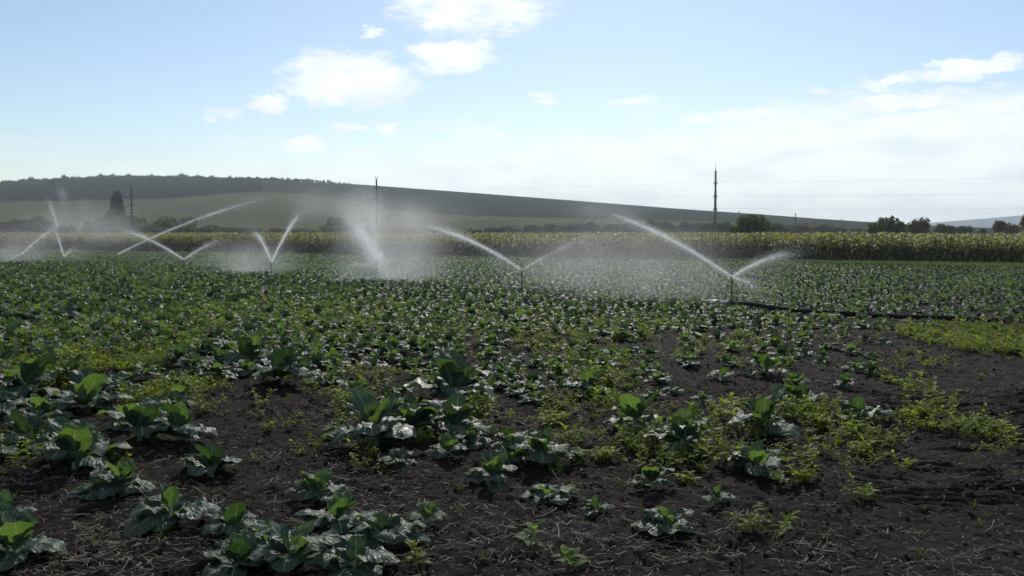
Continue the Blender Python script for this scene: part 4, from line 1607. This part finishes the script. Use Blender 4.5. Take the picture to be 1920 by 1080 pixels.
def build_water():
    h = heads
    S = lambda x, y, Y: at(x, y, Y)
    spray('two jets of the rightmost sprinkler, long one left and short fan right',
          jet(h[0], S(1148, 402, 30), .16, 52000, .012, .050, 6000, 1.75, .55, 15000, 1.2, -.15),
          jet(h[0], S(1500, 474, 28), .16, 18000, .014, .10, 1500, 1.25, .5, 5000, .8, -.1),
          jet(h[0], S(1425, 545, 28.6), .06, 5000, .02, .10, 300, 1.2, .2),
          puff(S(1240, 535, 29.5), (2.0, 1.4, .35), 9000))
    spray('jets of the sprinkler right of centre, long left arc and faint right arc',
          jet(h[1], S(800, 424, 36), .20, 42000, .012, .060, 7000, 2.0, .6, 9000, 1.4, .1),
          jet(h[1], S(1100, 446, 34), .08, 3600, .012, .09, 2500, 1.6, .5, 7000, 1.6, .2),
          puff(S(1130, 525, 34), (2.2, 1.4, .4), 7000))
    spray('bright white plume of spray in front of the forked power pole',
          jet(h[2], S(664, 420, 41), .18, 48000, .045, .26, 7000, 1.75, .40, 8000, 1.0, .6, .9),
          jet(h[2], S(700, 380, 39), .10, 9000, .05, .20, 700, 1.1, .3, 2500, 1.0, .6),
          jet(h[2], S(716, 474, 42), .05, 11000, .03, .14),
          jet(h[2], S(650, 500, 42), .12, 1200, .02, .10, 400, 1.3, .2, 1500, 1.0),
          puff(S(765, 505, 41), (1.1, 1.2, .6), 17000), puff(S(672, 400, 40), (.40, .6, .6), 6000), puff(S(700, 400, 40), (.25, .5, .7), 2500), puff(S(740, 450, 41), (1.2, 1.2, 1.0), 8000), puff(S(700, 500, 41.5), (1.2, 1.2, .4), 7000), puff(S(690, 520, 41), (1.3, 1.2, .3), 4500), base=.0058)
    spray('V-shaped pair of water arcs left of the bright plume',
          jet(h[3], S(478, 435, 50), .18, 11000, .018, .08, 1500, 1.35, .35, 3000, 1.0, -.4),
          jet(h[3], S(560, 403, 47), .16, 20000, .014, .05, 3500, 1.8, .4, 3000, 1.2, .4),
          puff(S(470, 508, 48), (.8, 1.0, .30), 7500), base=.0042)
    spray('low crossing jets of the sprinkler left of the V-shaped arcs',
          jet(h[4], S(228, 430, 57), .18, 14000, .015, .08, 6500, 2.0, .6, 4500, 1.3, .1),
          jet(h[4], S(412, 450, 55), .10, 6000, .02, .10, 900, 1.3, .4, 3000, 1.0), base=.0042)
    spray('long thin jet rising right from the left part of the field',
          jet(h[5], S(508, 369, 66), .35, 20000, .02, .07, 3500, 1.4, .8, 3000, .8), base=.0040)
    spray('steep jet and bouncing spray second from the left edge',
          jet(h[6], S(103, 430, 62), .05, 4500, .02, .05), jet(S(108, 426, 62), S(92, 377, 63), .05, 4200, .05, .09, 500, 1.1, .1),
          jet(h[6], S(145, 462, 61), .05, 2600, .03, .20), puff(S(140, 478, 61), (.5, .8, .3), 3800),
          puff(S(117, 364, 66), (.13, .3, .28), 1400), puff(S(120, 380, 66), (.22, .3, .6), 1100), puff(S(160, 385, 66), (.24, .4, .5), 1100), base=.0040)
    spray('low jet and drifting mist of the leftmost sprinkler',
          jet(h[7], S(106, 426, 66), .12, 6500, .02, .10, 1500, 1.2, .4, 3000, 1.0), puff(S(10, 480, 66), (1.5, 1.2, .5), 8500),
          puff(S(150, 425, 66), (2.4, 1.2, .35), 8000), jet(h[7], S(0, 500, 66), .1, 1800, .02, .2), base=.0040)
    # mist hanging over the far rows
    n = 150000
    Y = rng.uniform(36, 82, n)
    X = rng.uniform(-.56, .22, n) * Y
    Z = rng.gamma(2.0, .5, n)
    P = np.stack([X, Y, Z], -1)
    dn = fbm(X * .12, Y * .12, 3) + .5
    P = P[(rng.random(n) < dn) & (Z > .1) & (Z < 3.2)]
    tag(drops('water_mist', P, radii(P, .0034), 'fine water mist drifting over the far cabbage rows'), 'fine water mist drifting over the far cabbage rows', 'mist', kind='stuff')


build_water()


def mist_mat():
    m = bpy.data.materials.new('mist')
    m.use_nodes = True
    m.node_tree.nodes.clear()
    b = NB(m.node_tree)
    out = b.n('ShaderNodeOutputMaterial')
    tc = b.n('ShaderNodeTexCoord').outputs['Object']
    r2 = b.vm('DOT_PRODUCT', tc, tc)
    nz = b.noise(b.n('ShaderNodeNewGeometry').outputs['Position'], .55, 3, .6)
    d = b.m('POWER', b.m('SUBTRACT', 1.0, r2, clamp=True), 1.6)
    d = b.m('MULTIPLY', d, b.sm(nz, .28, .72, .25, 1.6))
    oc = b.sep(b.n('ShaderNodeObjectInfo').outputs['Color'])[0]
    v = b.n('ShaderNodeVolumePrincipled')
    v.inputs['Color'].default_value = (.985, .99, .995, 1)
    v.inputs['Anisotropy'].default_value = .35
    b.put(v.inputs['Density'], b.m('MULTIPLY', d, oc))
    b.t.links.new(v.outputs[0], out.inputs['Volume'])
    return m


def build_mist():
    import bmesh
    mm = mist_mat()
    bm = bmesh.new()
    bmesh.ops.create_icosphere(bm, subdivisions=3, radius=1.02)
    me = bpy.data.meshes.new('mist_cloud')
    bm.to_mesh(me)
    bm.free()
    me.materials.append(mm)
    for x, y, Y, r, d, lab in [
            (1215, 500, 30.5, (4.2, 3.2, 1.7), .085, 'soft veil of mist left of the rightmost sprinkler'),
            (1140, 395, 31.0, (1.8, 2.0, .8), .05, 'thin mist where the long right jet breaks up'),
            (1060, 485, 37.0, (4.0, 3.5, 1.7), .05, 'soft veil of mist right of the second sprinkler from the right'),
            (735, 470, 42.0, (3.2, 3.6, 2.6), .12, 'thick white mist about the bright central plume'),
            (675, 395, 40.5, (1.5, 2.0, 1.3), .12, 'white mist at the top of the central plume'),
            (770, 400, 41.0, (3.4, 3.0, 1.2), .045, 'thin mist right above the central plume'),
            (470, 490, 48.5, (3.2, 3.0, 1.5), .10, 'low mist left of the V-shaped arcs'),
            (600, 385, 48.0, (2.2, 3.0, 1.2), .04, 'thin mist above the right arm of the V-shaped arcs'),
            (160, 430, 60.0, (5.0, 4.0, 2.0), .065, 'grey mist behind the low crossing jets at the left'),
            (10, 470, 66.0, (4.0, 4.0, 2.2), .08, 'mist drifting at the left edge of the field')]:
        o = add('mist_cloud', me, loc=at(x, y, Y), scale=r)
        d *= .72
        o.color = (d, d, d, 1)
        tag(o, lab, 'mist', 'veils of mist between the sprinklers', 'stuff')


build_mist()
# ------------------------------------------------------------------ haze


def build_haze():
    g = Geo()
    g.box((0, 2950, 65), (12000, 6300, 134))
    m = bpy.data.materials.new('haze')
    m.use_nodes = True
    nt = m.node_tree
    nt.nodes.clear()
    o = nt.nodes.new('ShaderNodeOutputMaterial')
    v = nt.nodes.new('ShaderNodeVolumePrincipled')
    v.inputs['Color'].default_value = (.80, .90, 1, 1)
    v.inputs['Density'].default_value = .00018
    v.inputs['Anisotropy'].default_value = .2
    nt.links.new(v.outputs[0], o.inputs['Volume'])
    tag(add('haze', g.mesh('haze', [m], False)), 'pale morning haze over the whole landscape', 'haze', kind='stuff')


build_haze()
